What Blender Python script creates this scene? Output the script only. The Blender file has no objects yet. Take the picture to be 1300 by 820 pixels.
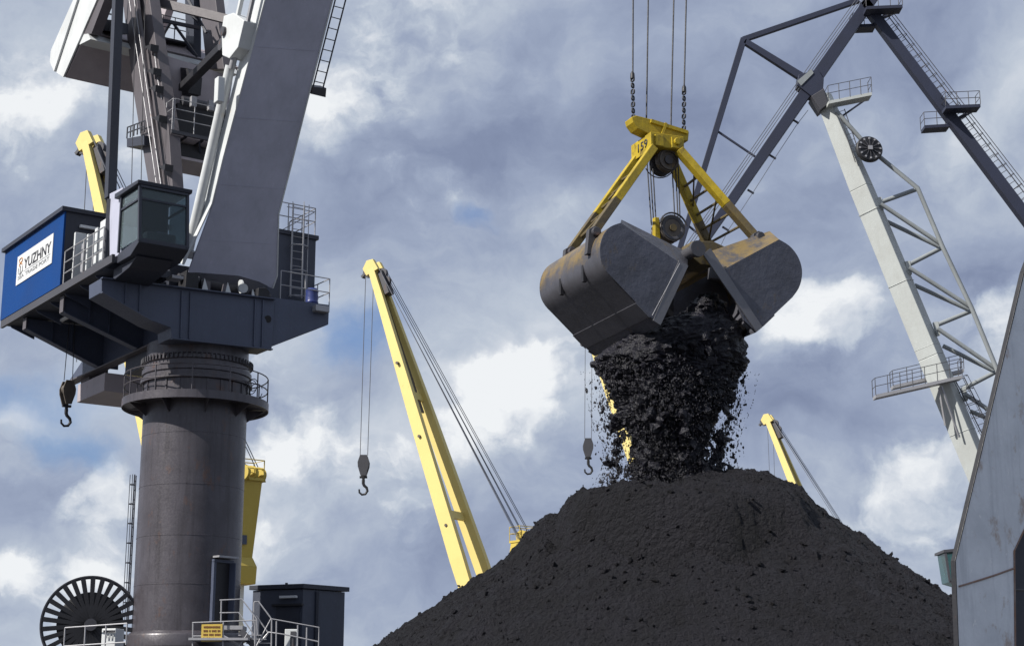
import bpy, bmesh, math, random
import numpy as np
from mathutils import Vector, Matrix, noise
random.seed(7)
rng = np.random.default_rng(11)
SC = bpy.context.scene
COL = SC.collection
R = math.radians

# ------------------------------------------------------------------ camera
FPX = 2100.0                       # focal length in pixels of the 1300 px wide photograph
TILT = math.atan(0.243)
CAM = Vector((0, 0, 2.0))
cd = bpy.data.cameras.new('camera'); cam = bpy.data.objects.new('camera', cd); COL.objects.link(cam)
cd.sensor_width = 36; cd.lens = 36 * FPX / 1300; cd.clip_end = 6000; cd.clip_start = 0.1
cam.location = CAM; cam.rotation_euler = (R(90) + TILT, 0, 0)
SC.camera = cam
CT, ST = math.cos(TILT), math.sin(TILT)

def ray(px, py):
    dx = (px - 650) / FPX; dy = (410 - py) / FPX
    return Vector((dx, CT - dy * ST, ST + dy * CT))
def at(px, py, Y):
    r = ray(px, py); return CAM + r * (Y / r.y)
def onplane(px, py, p, n):
    r = ray(px, py); n = Vector(n); return CAM + r * ((Vector(p) - CAM).dot(n) / r.dot(n))

# ------------------------------------------------------------------ light and sky
SUN_EL, SUN_AZ_VEC = R(40), Vector((-0.875, -0.484, 0)).normalized()
sunv = Vector((SUN_AZ_VEC.x * math.cos(SUN_EL), SUN_AZ_VEC.y * math.cos(SUN_EL), math.sin(SUN_EL)))
sl = bpy.data.lights.new('sun', 'SUN'); so = bpy.data.objects.new('sun', sl); COL.objects.link(so)
sl.energy = 5.0; sl.angle = R(0.53); sl.color = (1.0, 0.955, 0.88)
so.rotation_euler = sunv.to_track_quat('Z', 'Y').to_euler(); so.location = sunv * 200

SC.view_settings.view_transform = 'Standard'; SC.view_settings.look = 'None'
SC.view_settings.exposure = 0.47; SC.view_settings.gamma = 1; SC.view_settings.use_curve_mapping = False

W = bpy.data.worlds.new('World'); SC.world = W; W.use_nodes = True
def world():
    nt = W.node_tree; N = nt.nodes; Lk = nt.links; N.clear()
    def nd(t, **k):
        n = N.new(t)
        for a, b in k.items(): setattr(n, a, b)
        return n
    def setin(n, i, v):
        if hasattr(v, 'is_output') or isinstance(v, bpy.types.NodeSocket): Lk.new(v, n.inputs[i])
        else: n.inputs[i].default_value = v
    def M(op, a, b=0.0, c=0.0, clamp=False):
        n = nd('ShaderNodeMath', operation=op, use_clamp=clamp)
        setin(n, 0, a); setin(n, 1, b)
        if op in ('MULTIPLY_ADD',): setin(n, 2, c)
        return n.outputs[0]
    def VM(op, a, b=(0, 0, 0), s=1.0):
        n = nd('ShaderNodeVectorMath', operation=op); setin(n, 0, a)
        if op == 'SCALE': setin(n, 3, s)
        else: setin(n, 1, b)
        return n.outputs['Value'] if op in ('DISTANCE', 'DOT_PRODUCT', 'LENGTH') else n.outputs[0]
    def noi(vec, scale, detail, rough=0.55, dist=0.0):
        n = nd('ShaderNodeTexNoise'); setin(n, 'Vector', vec); n.inputs['Scale'].default_value = scale
        n.inputs['Detail'].default_value = detail; n.inputs['Roughness'].default_value = rough
        n.inputs['Distortion'].default_value = dist; return n
    def ss(x, lo, hi):
        n = nd('ShaderNodeMapRange', interpolation_type='SMOOTHSTEP'); setin(n, 0, x)
        n.inputs[1].default_value = lo; n.inputs[2].default_value = hi; return n.outputs[0]
    def mixc(f, a, b):
        n = nd('ShaderNodeMix', data_type='RGBA'); setin(n, 0, f); setin(n, 6, a); setin(n, 7, b); return n.outputs[2]
    tc = nd('ShaderNodeTexCoord').outputs['Generated']
    # warp the view direction so cloud edges billow
    w1 = noi(tc, 6, 4, 0.5).outputs['Color']; w2 = noi(tc, 30, 5, 0.55).outputs['Color']
    d1 = VM('SCALE', VM('SUBTRACT', w1, (0.5, 0.5, 0.5)), s=0.075)
    d2 = VM('SCALE', VM('SUBTRACT', w2, (0.5, 0.5, 0.5)), s=0.030)
    P = VM('ADD', VM('ADD', tc, d1), d2)
    flat = VM('MULTIPLY', P, (1, 1, 1.7))
    base = noi(flat, 3.7, 10, 0.57, 0.1).outputs['Fac']
    lit = noi(VM('ADD', flat, (-0.034, -0.016, 0.045)), 3.7, 10, 0.57, 0.1).outputs['Fac']
    relief = M('MULTIPLY', M('SUBTRACT', base, lit), 1.5)
    fine = noi(P, 17, 8, 0.6).outputs['Fac']
    def blobs(lst):
        acc = None
        for px, py, r, sx, wgt in lst:
            c = ray(px, py).normalized()
            v = VM('MULTIPLY', VM('SUBTRACT', P, tuple(c)), (1 / sx, 1 / sx, 1))
            dd = VM('LENGTH', v)
            b = M('MULTIPLY', ss(dd, r / 2100 * 1.25, r / 2100 * 0.12), wgt)
            acc = b if acc is None else M('ADD', acc, b)
        return acc
    bright = blobs([(525, 60, 110, 1.3, .42), (440, 150, 85, 1.2, .40), (640, 120, 60, 1.5, .2), (560, 250, 60, 2.0, .42), (700, 285, 45, 1.6, .3),
                    (1040, 420, 75, 1.2, 1.0), (1010, 385, 40, 1.6, .5), (1180, 625, 75, 1.3, 1.0), (1100, 660, 60, 1.6, .5), (1260, 420, 80, 1.0, .8),
                    (380, 545, 75, 1.4, .7), (140, 640, 55, 1.5, .75), (30, 570, 55, 1.3, .6), (25, 730, 35, 1.5, .75),
                    (150, 740, 60, 1.8, .5), (650, 500, 110, 1.0, .5), (405, 728, 30, 1.3, .7), (540, 670, 60, 1.0, .4), (30, 110, 100, 1.0, .45),
                    (700, 430, 60, 1.3, .35), (1130, 200, 90, 1.2, .22), (1230, 185, 60, 1.2, .25), (480, 600, 80, 1.3, .3), (330, 640, 90, 1.3, .3)])
    dark = blobs([(670, 185, 130, 1.9, .62), (560, 330, 70, 1.5, .35), (930, 250, 170, 1.3, .6), (1110, 70, 110, 1.8, .45), (1050, 520, 95, 1.7, .75),
                  (840, 90, 120, 1.0, .25), (60, 250, 120, 1.3, .4), (1230, 330, 80, 1.5, .5), (620, 570, 90, 1.2, .2), (450, 480, 60, 1.2, .25),
                  (250, 560, 80, 1.2, .2), (430, 230, 70, 1.3, .3), (960, 560, 70, 1.0, .3), (60, 670, 60, 2.0, .3)])
    blue = blobs([(592, 268, 30, 1.6, .7), (440, 420, 85, 1.0, .75), (500, 400, 45, 1.0, .35), (70, 520, 75, 1.7, .75), (100, 590, 40, 2.0, .5), (740, 345, 40, 1.5, .3)])
    t = M('ADD', M('MULTIPLY', M('SUBTRACT', base, 0.5), 0.78), 0.50)
    t = M('ADD', t, M('MULTIPLY', M('SUBTRACT', fine, 0.5), 0.16))
    b2 = noi(P, 14, 7, 0.58).outputs['Fac']; l2 = noi(VM('ADD', P, (-0.011, -0.005, 0.014)), 14, 7, 0.58).outputs['Fac']
    t = M('ADD', t, M('MULTIPLY', M('SUBTRACT', b2, l2), M('ADD', 0.25, M('MULTIPLY', bright, 0.9))))
    t = M('ADD', t, M('MULTIPLY', relief, M('ADD', 0.55, M('MULTIPLY', bright, 1.1))))
    puff = ss(M('ADD', bright, M('ADD', M('MULTIPLY', M('SUBTRACT', base, .5), 2.2), M('MULTIPLY', M('SUBTRACT', fine, .5), 1.9))), 0.40, 0.80)
    t = M('ADD', t, M('ADD', M('MULTIPLY', bright, 0.15), M('MULTIPLY', puff, 0.29)))
    t = M('SUBTRACT', t, M('MULTIPLY', dark, 0.25), clamp=True)
    cr = nd('ShaderNodeValToRGB'); Lk.new(t, cr.inputs[0])
    e = cr.color_ramp.elements
    def lin(r, g, b): return tuple(((x / 255) / 12.92 if x < 10.3 else ((x / 255 + .055) / 1.055) ** 2.4) for x in (r, g, b)) + (1,)
    e[0].position = 0.0; e[0].color = lin(116, 127, 155)
    e[1].position = 1.0; e[1].color = lin(240, 243, 246)
    for p, c in ((.22, (133, 145, 173)), (.42, (157, 169, 193)), (.62, (187, 197, 212)), (.8, (213, 219, 228))):
        x = e.new(p); x.color = lin(*c)
    sky = nd('ShaderNodeTexSky', sky_type='NISHITA'); sky.sun_disc = False
    sky.sun_elevation = SUN_EL; sky.sun_rotation = math.atan2(sunv.x, sunv.y)
    sky.air_density = 1.0; sky.dust_density = 1.5
    skyc = VM('MULTIPLY', VM('SCALE', sky.outputs[0], s=0.10), (0.52, 0.80, 1.22))
    gap = M('ADD', blue, ss(base, 0.37, 0.28))
    gap = ss(M('ADD', gap, M('MULTIPLY', M('SUBTRACT', fine, .5), .9)), 0.28, 0.95)
    gap = M('MULTIPLY', gap, 0.8)
    col = mixc(gap, cr.outputs[0], skyc)
    bg = nd('ShaderNodeBackground'); Lk.new(col, bg.inputs[0]); bg.inputs[1].default_value = 0.72
    out = nd('ShaderNodeOutputWorld'); Lk.new(bg.outputs[0], out.inputs[0])
world()
W.cycles.sampling_method = 'MANUAL'; W.cycles.sample_map_resolution = 512

# ------------------------------------------------------------------ materials
def lin1(x): return x
def paint(name, color, rough=0.5, dirt=0.25, rust=0.0, streak=0.3, bump=0.02, scale=1.0, metal=0.0, chip=.22, rustcol=(0.16, 0.07, 0.035), spec=0.4, dirtcol=None):
    m = bpy.data.materials.new(name); m.use_nodes = True
    nt = m.node_tree; N = nt.nodes; Lk = nt.links
    b = N['Principled BSDF']; b.inputs['Roughness'].default_value = rough; b.inputs['Metallic'].default_value = metal
    b.inputs['Specular IOR Level'].default_value = spec
    tc = N.new('ShaderNodeTexCoord')
    def noi(scale_, detail, mp=None, r=0.6):
        n = N.new('ShaderNodeTexNoise'); n.inputs['Scale'].default_value = scale_; n.inputs['Detail'].default_value = detail; n.inputs['Roughness'].default_value = r
        if mp:
            k = N.new('ShaderNodeMapping'); k.inputs['Scale'].default_value = mp; Lk.new(tc.outputs['Object'], k.inputs[0]); Lk.new(k.outputs[0], n.inputs['Vector'])
        else: Lk.new(tc.outputs['Object'], n.inputs['Vector'])
        return n.outputs['Fac']
    def mr(x, a, bb, c=0.0, d=1.0):
        n = N.new('ShaderNodeMapRange'); Lk.new(x, n.inputs[0])
        for i, v in enumerate((a, bb, c, d)): n.inputs[1 + i].default_value = v
        return n.outputs[0]
    def mix(f, a, bb, bt='MIX'):
        n = N.new('ShaderNodeMix'); n.data_type = 'RGBA'; n.blend_type = bt
        for i, v in ((0, f), (6, a), (7, bb)):
            if isinstance(v, bpy.types.NodeSocket): Lk.new(v, n.inputs[i])
            else: n.inputs[i].default_value = v if i == 0 else (tuple(v) + (1,))[:4]
        return n.outputs[2]
    big = noi(1.3 * scale, 5); st = noi(3.0 * scale, 6, (2.2, 2.2, 0.16)); fn = noi(22 * scale, 4)
    c = tuple(color)
    dc = dirtcol or tuple(x * 0.45 + 0.012 for x in color)
    o = mix(mr(big, 0.42, 0.72, 0, dirt), c, dc)
    if streak: o = mix(mr(st, 0.5, 0.78, 0, streak), o, dc)
    o = mix(mr(fn, 0.35, 0.7, 0, 0.10), o, tuple(min(1, x * 1.35) for x in color))
    if chip:
        sc_ = noi(9 * scale, 9, (1.0, 1.0, .55), .72); o = mix(mr(sc_, .60, .68, 0, chip), o, tuple(min(.9, x * 1.7 + .03) for x in color))
        bl = noi(.55 * scale, 3); o = mix(mr(bl, .4, .65, 0, .22), o, dc)
    if rust:
        rn = noi(2.2 * scale, 8, (1, 1, 0.6), 0.7)
        o = mix(mr(rn, 0.66 - 0.22 * rust, 0.74 - 0.18 * rust, 0, min(1, 0.5 + rust * .5)), o, rustcol)
    Lk.new(o, b.inputs['Base Color'])
    Lk.new(mr(fn, 0.3, 0.7, rough - 0.08, min(1, rough + 0.12)), b.inputs['Roughness'])
    if bump:
        bp = N.new('ShaderNodeBump'); bp.inputs['Strength'].default_value = 0.25; bp.inputs['Distance'].default_value = bump
        Lk.new(noi(5 * scale, 6), bp.inputs['Height']); Lk.new(bp.outputs[0], b.inputs['Normal'])
    return m
def coalmat(name, c=(0.0118, 0.0110, 0.0172), rough=0.75, sc=7.0, dist=0.4):
    m = bpy.data.materials.new(name); m.use_nodes = True
    nt = m.node_tree; N = nt.nodes; Lk = nt.links; b = N['Principled BSDF']
    tc = N.new('ShaderNodeTexCoord')
    def noi(s, d, r=.65):
        n = N.new('ShaderNodeTexNoise'); n.inputs['Scale'].default_value = s; n.inputs['Detail'].default_value = d; n.inputs['Roughness'].default_value = r
        Lk.new(tc.outputs['Object'], n.inputs['Vector']); return n.outputs['Fac']
    a = noi(1.2, 6); f = noi(sc * 3, 8, .75); sp = noi(70, 3)
    r = N.new('ShaderNodeValToRGB'); Lk.new(a, r.inputs[0])
    r.color_ramp.elements[0].position = .3; r.color_ramp.elements[0].color = tuple(x * .66 for x in c) + (1,)
    r.color_ramp.elements[1].position = .7; r.color_ramp.elements[1].color = tuple(x * 1.5 for x in c) + (1,)
    r2 = N.new('ShaderNodeValToRGB'); Lk.new(sp, r2.inputs[0])
    r2.color_ramp.elements[0].position = .66; r2.color_ramp.elements[0].color = (0, 0, 0, 1)
    r2.color_ramp.elements[1].position = .74; r2.color_ramp.elements[1].color = (1, 1, 1, 1)
    mx = N.new('ShaderNodeMix'); mx.data_type = 'RGBA'; Lk.new(r2.outputs[0], mx.inputs[0]); Lk.new(r.outputs[0], mx.inputs[6])
    mx.inputs[7].default_value = tuple(x * 2.1 for x in c) + (1,)
    Lk.new(mx.outputs[2], b.inputs['Base Color']); b.inputs['Roughness'].default_value = rough
    b.inputs['Specular IOR Level'].default_value = 0.3
    bp = N.new('ShaderNodeBump'); bp.inputs['Strength'].default_value = 1.0; bp.inputs['Distance'].default_value = dist
    def vor(s):
        n = N.new('ShaderNodeTexVoronoi'); n.inputs['Scale'].default_value = s; Lk.new(tc.outputs['Object'], n.inputs['Vector']); return n.outputs['Distance']
    acc = f
    for s_, k_ in ((sc * 1.3, -.5), (sc * 3.2, -.28)):
        q = N.new('ShaderNodeMath'); q.operation = 'MULTIPLY_ADD'; Lk.new(vor(s_), q.inputs[0]); q.inputs[1].default_value = k_; Lk.new(acc, q.inputs[2]); acc = q.outputs[0]
    Lk.new(acc, bp.inputs['Height']); Lk.new(bp.outputs[0], b.inputs['Normal'])
    return m
def glassmat(name, c, rough=0.06):
    m = bpy.data.materials.new(name); m.use_nodes = True; b = m.node_tree.nodes['Principled BSDF']
    b.inputs['Base Color'].default_value = c + (1,); b.inputs['Roughness'].default_value = rough
    b.inputs['Specular IOR Level'].default_value = 0.6; b.inputs['Transmission Weight'].default_value = 0.88; b.inputs['IOR'].default_value = 1.3
    return m
MT = dict(
    jibnavy=paint('jib_navy_paint', (0.028, 0.033, 0.058), .5, .3, .0, .3, spec=.3),
    column=paint('column_paint', (0.074, 0.068, 0.080), .36, .55, .38, .95, dirtcol=(.03, .026, .03), spec=.5, metal=.15, rustcol=(0.10, 0.055, 0.04)),
    navy=paint('navy_paint', (0.062, 0.075, 0.118), .45, .35, .0, .35),
    navydark=paint('dark_navy_paint', (0.03, 0.034, 0.05), .5, .35, 0, .3),
    boomgrey=paint('boom_grey_paint', (0.42, 0.43, 0.53), .42, .3, 0, .25, dirtcol=(.22, .23, .28), spec=.5, bump=.006),
    white=paint('white_paint', (0.55, 0.57, 0.58), .45, .14, .12, .16, rustcol=(.45, .38, .3)),
    mast=paint('mast_taupe_paint', (0.098, 0.088, 0.098), .5, .4, .1, .3, rustcol=(.16, .11, .08)),
    cwdark=paint('brown_grey_paint', (0.36, 0.32, 0.34), .6, .3, .1, .2),
    blue=paint('blue_panel_paint', (0.0, 0.038, 0.17), .5, .1, 0, .08, bump=0.003, spec=.15),
    sign=paint('sign_white', (0.62, 0.63, 0.64), .4, .05, 0, .0, bump=0),
    ink=paint('sign_ink', (0.022, 0.022, 0.03), .5, 0, 0, 0, bump=0),
    inkgrey=paint('sign_grey_ink', (0.22, 0.23, 0.24), .5, 0, 0, 0, bump=0),
    orange=paint('sign_orange_ink', (0.45, 0.22, 0.08), .5, 0, 0, 0, bump=0),
    steel=paint('galvanised_steel', (0.33, 0.33, 0.35), .45, .3, .1, .1, metal=.3),
    darksteel=paint('dark_steel', (0.055, 0.055, 0.065), .5, .3, .3, .2),
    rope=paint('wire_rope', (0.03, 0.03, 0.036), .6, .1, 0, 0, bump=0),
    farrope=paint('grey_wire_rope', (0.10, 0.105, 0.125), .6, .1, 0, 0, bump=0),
    black=paint('black_iron', (0.016, 0.016, 0.02), .5, .2, .1, 0),
    yellow=paint('crane_yellow_shaded', (0.44, 0.33, 0.06), .5, .35, .1, .35, bump=.004, dirtcol=(.5, .38, .09)),  # duller than the boom yellow: the mast's shade is put into this colour
    yellowpale=paint('deck_crane_yellow', (0.62, 0.50, 0.175), .5, .3, .12, .3, bump=.004, dirtcol=(.55, .44, .15), rustcol=(.4, .22, .06)),
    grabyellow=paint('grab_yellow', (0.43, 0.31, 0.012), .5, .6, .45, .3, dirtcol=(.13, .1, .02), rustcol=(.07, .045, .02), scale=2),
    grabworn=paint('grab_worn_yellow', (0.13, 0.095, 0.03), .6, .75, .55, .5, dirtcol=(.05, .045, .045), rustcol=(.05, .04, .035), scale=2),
    whitegrey=paint('white_crane_paint', (0.42, 0.445, 0.44), .5, .22, .05, .3, dirtcol=(.3, .3, .28), rustcol=(.3, .2, .12)),
    palesteel=paint('pale_blue_steel', (0.64, 0.68, 0.74), .5, .5, .42, .8, dirtcol=(.34, .37, .42), chip=.5, rustcol=(.30, .22, .17), scale=1.6),
    rust=paint('rusty_edge', (0.022, 0.016, 0.016), .8, .5, .4, .3, scale=3, rustcol=(.11, .05, .035)),
    rustweld=paint('rusty_weld', (0.26, 0.2, 0.18), .75, .8, .7, .3, scale=4, dirtcol=(.14, .08, .06), rustcol=(.24, .13, .08)),
    houseblue=paint('house_dark_blue', (0.048, 0.056, 0.082), .5, .25, 0, .3),
    concrete=paint('quay_concrete', (0.075, 0.072, 0.07), .85, .5, 0, 0, scale=.3),
    brass=paint('yellow_notice', (0.56, 0.40, 0.08), .5, .2, 0, .1, bump=0),
    noteink=paint('notice_ink', (0.16, 0.06, 0.025), .5, 0, 0, 0, bump=0),
    barrel=paint('blue_plastic', (0.03, 0.045, 0.16), .35, .2, 0, 0),
    coal=coalmat('coal'), coalfall=coalmat('coal_lumps', (0.0095, 0.0093, 0.0145), .33, 12, .02),
    glass=glassmat('tinted_glass', (0.42, 0.52, 0.55)), glassdark=glassmat('dark_glass', (0.22, 0.28, 0.30)), glassgreen=glassmat('green_glass', (0.10, 0.22, 0.19)),
)
def grabshell():
    m = paint('worn_grab_steel', (0.10, 0.10, 0.118), .40, .7, 0, .35, scale=1.6, metal=.35, bump=.012)
    nt = m.node_tree; N = nt.nodes; Lk = nt.links; b = N['Principled BSDF']
    # leftover yellow paint scuffs on the upper backs of the shells
    tc = N.new('ShaderNodeTexCoord'); sep = N.new('ShaderNodeSeparateXYZ'); Lk.new(tc.outputs['Object'], sep.inputs[0])
    n = N.new('ShaderNodeTexNoise'); n.inputs['Scale'].default_value = 3.2; n.inputs['Detail'].default_value = 9; n.inputs['Roughness'].default_value = .7
    Lk.new(tc.outputs['Object'], n.inputs['Vector'])
    hz = N.new('ShaderNodeMapRange'); hz.interpolation_type = 'SMOOTHSTEP'; Lk.new(sep.outputs['Z'], hz.inputs[0])
    hz.inputs[1].default_value = -0.75; hz.inputs[2].default_value = 0.05
    mu = N.new('ShaderNodeMath'); mu.operation = 'MULTIPLY'; Lk.new(n.outputs['Fac'], mu.inputs[0]); Lk.new(hz.outputs[0], mu.inputs[1])
    r = N.new('ShaderNodeMapRange'); r.interpolation_type = 'SMOOTHSTEP'; Lk.new(mu.outputs[0], r.inputs[0]); r.inputs[1].default_value = .33; r.inputs[2].default_value = .60
    r.inputs[4].default_value = .62
    old = b.inputs['Base Color'].links[0].from_socket
    mx = N.new('ShaderNodeMix'); mx.data_type = 'RGBA'; Lk.new(r.outputs[0], mx.inputs[0]); Lk.new(old, mx.inputs[6]); mx.inputs[7].default_value = (.30, .20, .05, 1)
    Lk.new(mx.outputs[2], b.inputs['Base Color'])
    return m
MT['shellback'] = grabshell()
MT['strip'] = paint('grab_wear_steel', (0.15, 0.15, 0.165), .38, .3, .05, .3, scale=1.4, metal=.35, bump=.01)
MT['tubegrey'] = paint('tube_grey_paint', (0.24, 0.26, 0.27), .5, .25, 0, .2)
MT['olive'] = MT['yellow']
MT['cheek'] = paint('grab_cheek_steel', (0.092, 0.095, 0.118), .38, .8, .32, .3, scale=1.4, metal=.4, bump=.07, chip=.5, rustcol=(.12, .09, .055))
MT['brownsteel'] = paint('worn_brown_steel', (0.105, 0.09, 0.075), .5, .6, .35, .3, scale=2, metal=.2, dirtcol=(.06, .05, .05), rustcol=(.2, .13, .04))

# ------------------------------------------------------------------ geometry helpers
def V(p): return p if isinstance(p, Vector) else Vector(p)
class MB:
    def __init__(s): s.v = []; s.f = []
    def add(s, vs, fs):
        o = len(s.v); s.v += [V(p).copy() for p in vs]; s.f += [tuple(i + o for i in f) for f in fs]; return s
    def hexa(s, a, b):          # two quads -> box
        return s.add(list(a) + list(b), [(3, 2, 1, 0), (4, 5, 6, 7), (0, 1, 5, 4), (1, 2, 6, 5), (2, 3, 7, 6), (3, 0, 4, 7)])
    def obox(s, c, x, y, z):    # centre and half vectors
        c, x, y, z = V(c), V(x), V(y), V(z)
        return s.hexa([c - x - y - z, c + x - y - z, c + x + y - z, c - x + y - z], [c - x - y + z, c + x - y + z, c + x + y + z, c - x + y + z])
    def beam(s, p0, p1, w, h=None, up=(0, 0, 1), w1=None, h1=None):
        p0, p1 = V(p0), V(p1); h = w if h is None else h; w1 = w if w1 is None else w1; h1 = h if h1 is None else h1
        d = (p1 - p0).normalized(); x = d.cross(V(up))
        if x.length < 1e-4: x = d.cross(Vector((1, 0, 0)))
        x.normalize(); z = x.cross(d)
        q = lambda p, w, h: [p - x * w / 2 - z * h / 2, p + x * w / 2 - z * h / 2, p + x * w / 2 + z * h / 2, p - x * w / 2 + z * h / 2]
        return s.hexa(q(p0, w, h), q(p1, w1, h1))
    def prism(s, poly, vec):
        poly = [V(p) for p in poly]; vec = V(vec); n = len(poly)
        fs = [tuple(range(n - 1, -1, -1)), tuple(range(n, 2 * n))] + [(i, (i + 1) % n, n + (i + 1) % n, n + i) for i in range(n)]
        return s.add(poly + [p + vec for p in poly], fs)
    def tube(s, p0, p1, r, n=8, r1=None): return s.path([p0, p1], r, n, r1)
    def path(s, pts, r, n=8, r1=None, closed=False):
        pts = [V(p) for p in pts]; m = len(pts); o = len(s.v); ref = None
        for i, p in enumerate(pts):
            a = pts[(i - 1) % m] if (i or closed) else p; b = pts[(i + 1) % m] if (i < m - 1 or closed) else p
            d = (b - a).normalized()
            if ref is None: ref = d.cross(Vector((0, 0, 1)) if abs(d.z) < .95 else Vector((1, 0, 0)))
            x = (ref - d * ref.dot(d)).normalized(); ref = x; y = d.cross(x)
            rr = r if r1 is None else r + (r1 - r) * i / (m - 1)
            s.v += [p + (x * math.cos(2 * math.pi * k / n) + y * math.sin(2 * math.pi * k / n)) * rr for k in range(n)]
        for i in range(m if closed else m - 1):
            j = (i + 1) % m
            for k in range(n):
                s.f.append((o + i * n + k, o + i * n + (k + 1) % n, o + j * n + (k + 1) % n, o + j * n + k))
        if not closed:
            s.f.append(tuple(o + k for k in range(n - 1, -1, -1))); s.f.append(tuple(o + (m - 1) * n + k for k in range(n)))
        return s
    def lathe(s, prof, c, axis=(0, 0, 1), n=48, closed=False):
        c, ax = V(c), V(axis).normalized(); x = ax.cross(Vector((0, 1, 0)) if abs(ax.y) < .9 else Vector((1, 0, 0))).normalized(); y = ax.cross(x); o = len(s.v); m = len(prof)
        for r, z in prof:
            s.v += [c + ax * z + (x * math.cos(2 * math.pi * k / n) + y * math.sin(2 * math.pi * k / n)) * r for k in range(n)]
        for i in range(m if closed else m - 1):
            j = (i + 1) % m
            for k in range(n): s.f.append((o + i * n + k, o + i * n + (k + 1) % n, o + j * n + (k + 1) % n, o + j * n + k))
        if not closed:
            s.f.append(tuple(o + k for k in range(n - 1, -1, -1))); s.f.append(tuple(o + (m - 1) * n + k for k in range(n)))
        return s
    def mesh(s, name, off):
        me = bpy.data.meshes.new(name); me.from_pydata([tuple(p - off) for p in s.v], [], s.f); me.validate(); me.update()
        bm = bmesh.new(); bm.from_mesh(me); bmesh.ops.recalc_face_normals(bm, faces=bm.faces); bm.to_mesh(me); bm.free()
        return me
def root_of(o):
    while o.parent: o = o.parent
    return o
def tag(o, label=None, cat=None, group=None, kind=None):
    for k, v in (('label', label), ('category', cat), ('group', group), ('kind', kind)):
        if v: o[k] = v
    return o
def empty(name, loc, label=None, cat=None, group=None):
    o = bpy.data.objects.new(name, None); o.empty_display_size = .3; o.location = V(loc); COL.objects.link(o); return tag(o, label, cat, group)
def part(name, mb, mat, parent=None, smooth=False, bevel=0.0, kind=None, loc=None):
    off = root_of(parent).location if parent else (V(loc) if loc is not None else Vector((0, 0, 0)))
    me = mb.mesh(name, off); o = bpy.data.objects.new(name, me); COL.objects.link(o)
    if parent: o.parent = parent
    else: o.location = off
    me.materials.append(MT[mat] if isinstance(mat, str) else mat)
    if smooth:
        for p in me.polygons: p.use_smooth = True
        try: me.set_sharp_from_angle(angle=R(38))
        except Exception: pass
    if bevel:
        b = o.modifiers.new('bevel', 'BEVEL'); b.width = bevel; b.segments = 2; b.limit_method = 'ANGLE'; b.angle_limit = R(40); b.use_clamp_overlap = True
    if kind: o['kind'] = kind
    return o
def inst(name, me, mat4, parent):
    o = bpy.data.objects.new(name, me); COL.objects.link(o); o.parent = parent
    o.matrix_local = Matrix.Translation(-root_of(parent).location) @ mat4 if parent else mat4
    return o
UNIT = {}
def unit_tube(mat):
    if mat not in UNIT:
        me = MB().tube((0, 0, 0), (0, 0, 1), 1, 6).mesh('post', Vector()); me.materials.append(MT[mat]); UNIT[mat] = me
    return UNIT[mat]
def stick(name, p0, p1, r, mat, parent):
    p0, p1 = V(p0), V(p1); d = p1 - p0
    m = Matrix.Translation(p0) @ d.to_track_quat('Z', 'Y').to_matrix().to_4x4() @ Matrix.Diagonal((r, r, d.length, 1))
    return inst(name, unit_tube(mat), m, parent)
def resample(pts, step):
    out = []
    for a, b in zip(pts, pts[1:]):
        n = max(1, round((b - a).length / step)); out += [a.lerp(b, k / n) for k in range(n)]
    return out + [pts[-1]]
def railing(pts, h, parent, mat='steel', step=0.7, r=0.016, rails=(1, .52), closed=False, toe=False):
    pts = [V(p) for p in pts]; mb = MB(); upv = Vector((0, 0, h))
    for f in rails: mb.path([p + upv * f for p in pts], r, 6, closed=closed)
    if toe:
        for a, b in zip(pts, pts[1:]): mb.beam(a + Vector((0, 0, .05)), b + Vector((0, 0, .05)), .012, .1)
    o = part('railing', mb, mat, parent)
    ps = resample(pts + ([pts[0]] if closed else []), step)
    if closed: ps = ps[:-1]
    for p in ps: stick('railing_post', p, p + upv, r * 1.1, mat, o)
    return o
def ladder(p0, p1, side, w, parent, mat='steel', r=0.014, step=.25, cage=None, cstep=.6, cr=.3, name='ladder'):
    p0, p1, side = V(p0), V(p1), V(side).normalized(); mb = MB()
    for s in (-.5, .5): mb.tube(p0 + side * w * s, p1 + side * w * s, r * 1.3, 6)
    L = (p1 - p0).length; n = int(L / step); d = (p1 - p0).normalized()
    for i in range(n + 1): q = p0 + d * min(L, i * step + .05); mb.tube(q - side * w / 2, q + side * w / 2, r * .8, 5)
    o = part(name, mb, mat, parent)
    if cage is not None:
        out = V(cage).normalized(); cm = MB(); k = 0.0
        ring = [(-1.05, 0), (-1.1, .5), (-.75, 1.05), (0, 1.3), (.75, 1.05), (1.1, .5), (1.05, 0)]
        while k <= L: cm.path([p0 + d * k + side * x * cr + out * y * cr for x, y in ring], r, 5); k += cstep
        for x, y in ((-1.1, .5), (0, 1.3), (1.1, .5)): cm.tube(p0 + side * x * cr + out * y * cr, p1 + side * x * cr + out * y * cr, r * .8, 5)
        part('ladder_cage', cm, mat, o)
    return o
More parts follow.
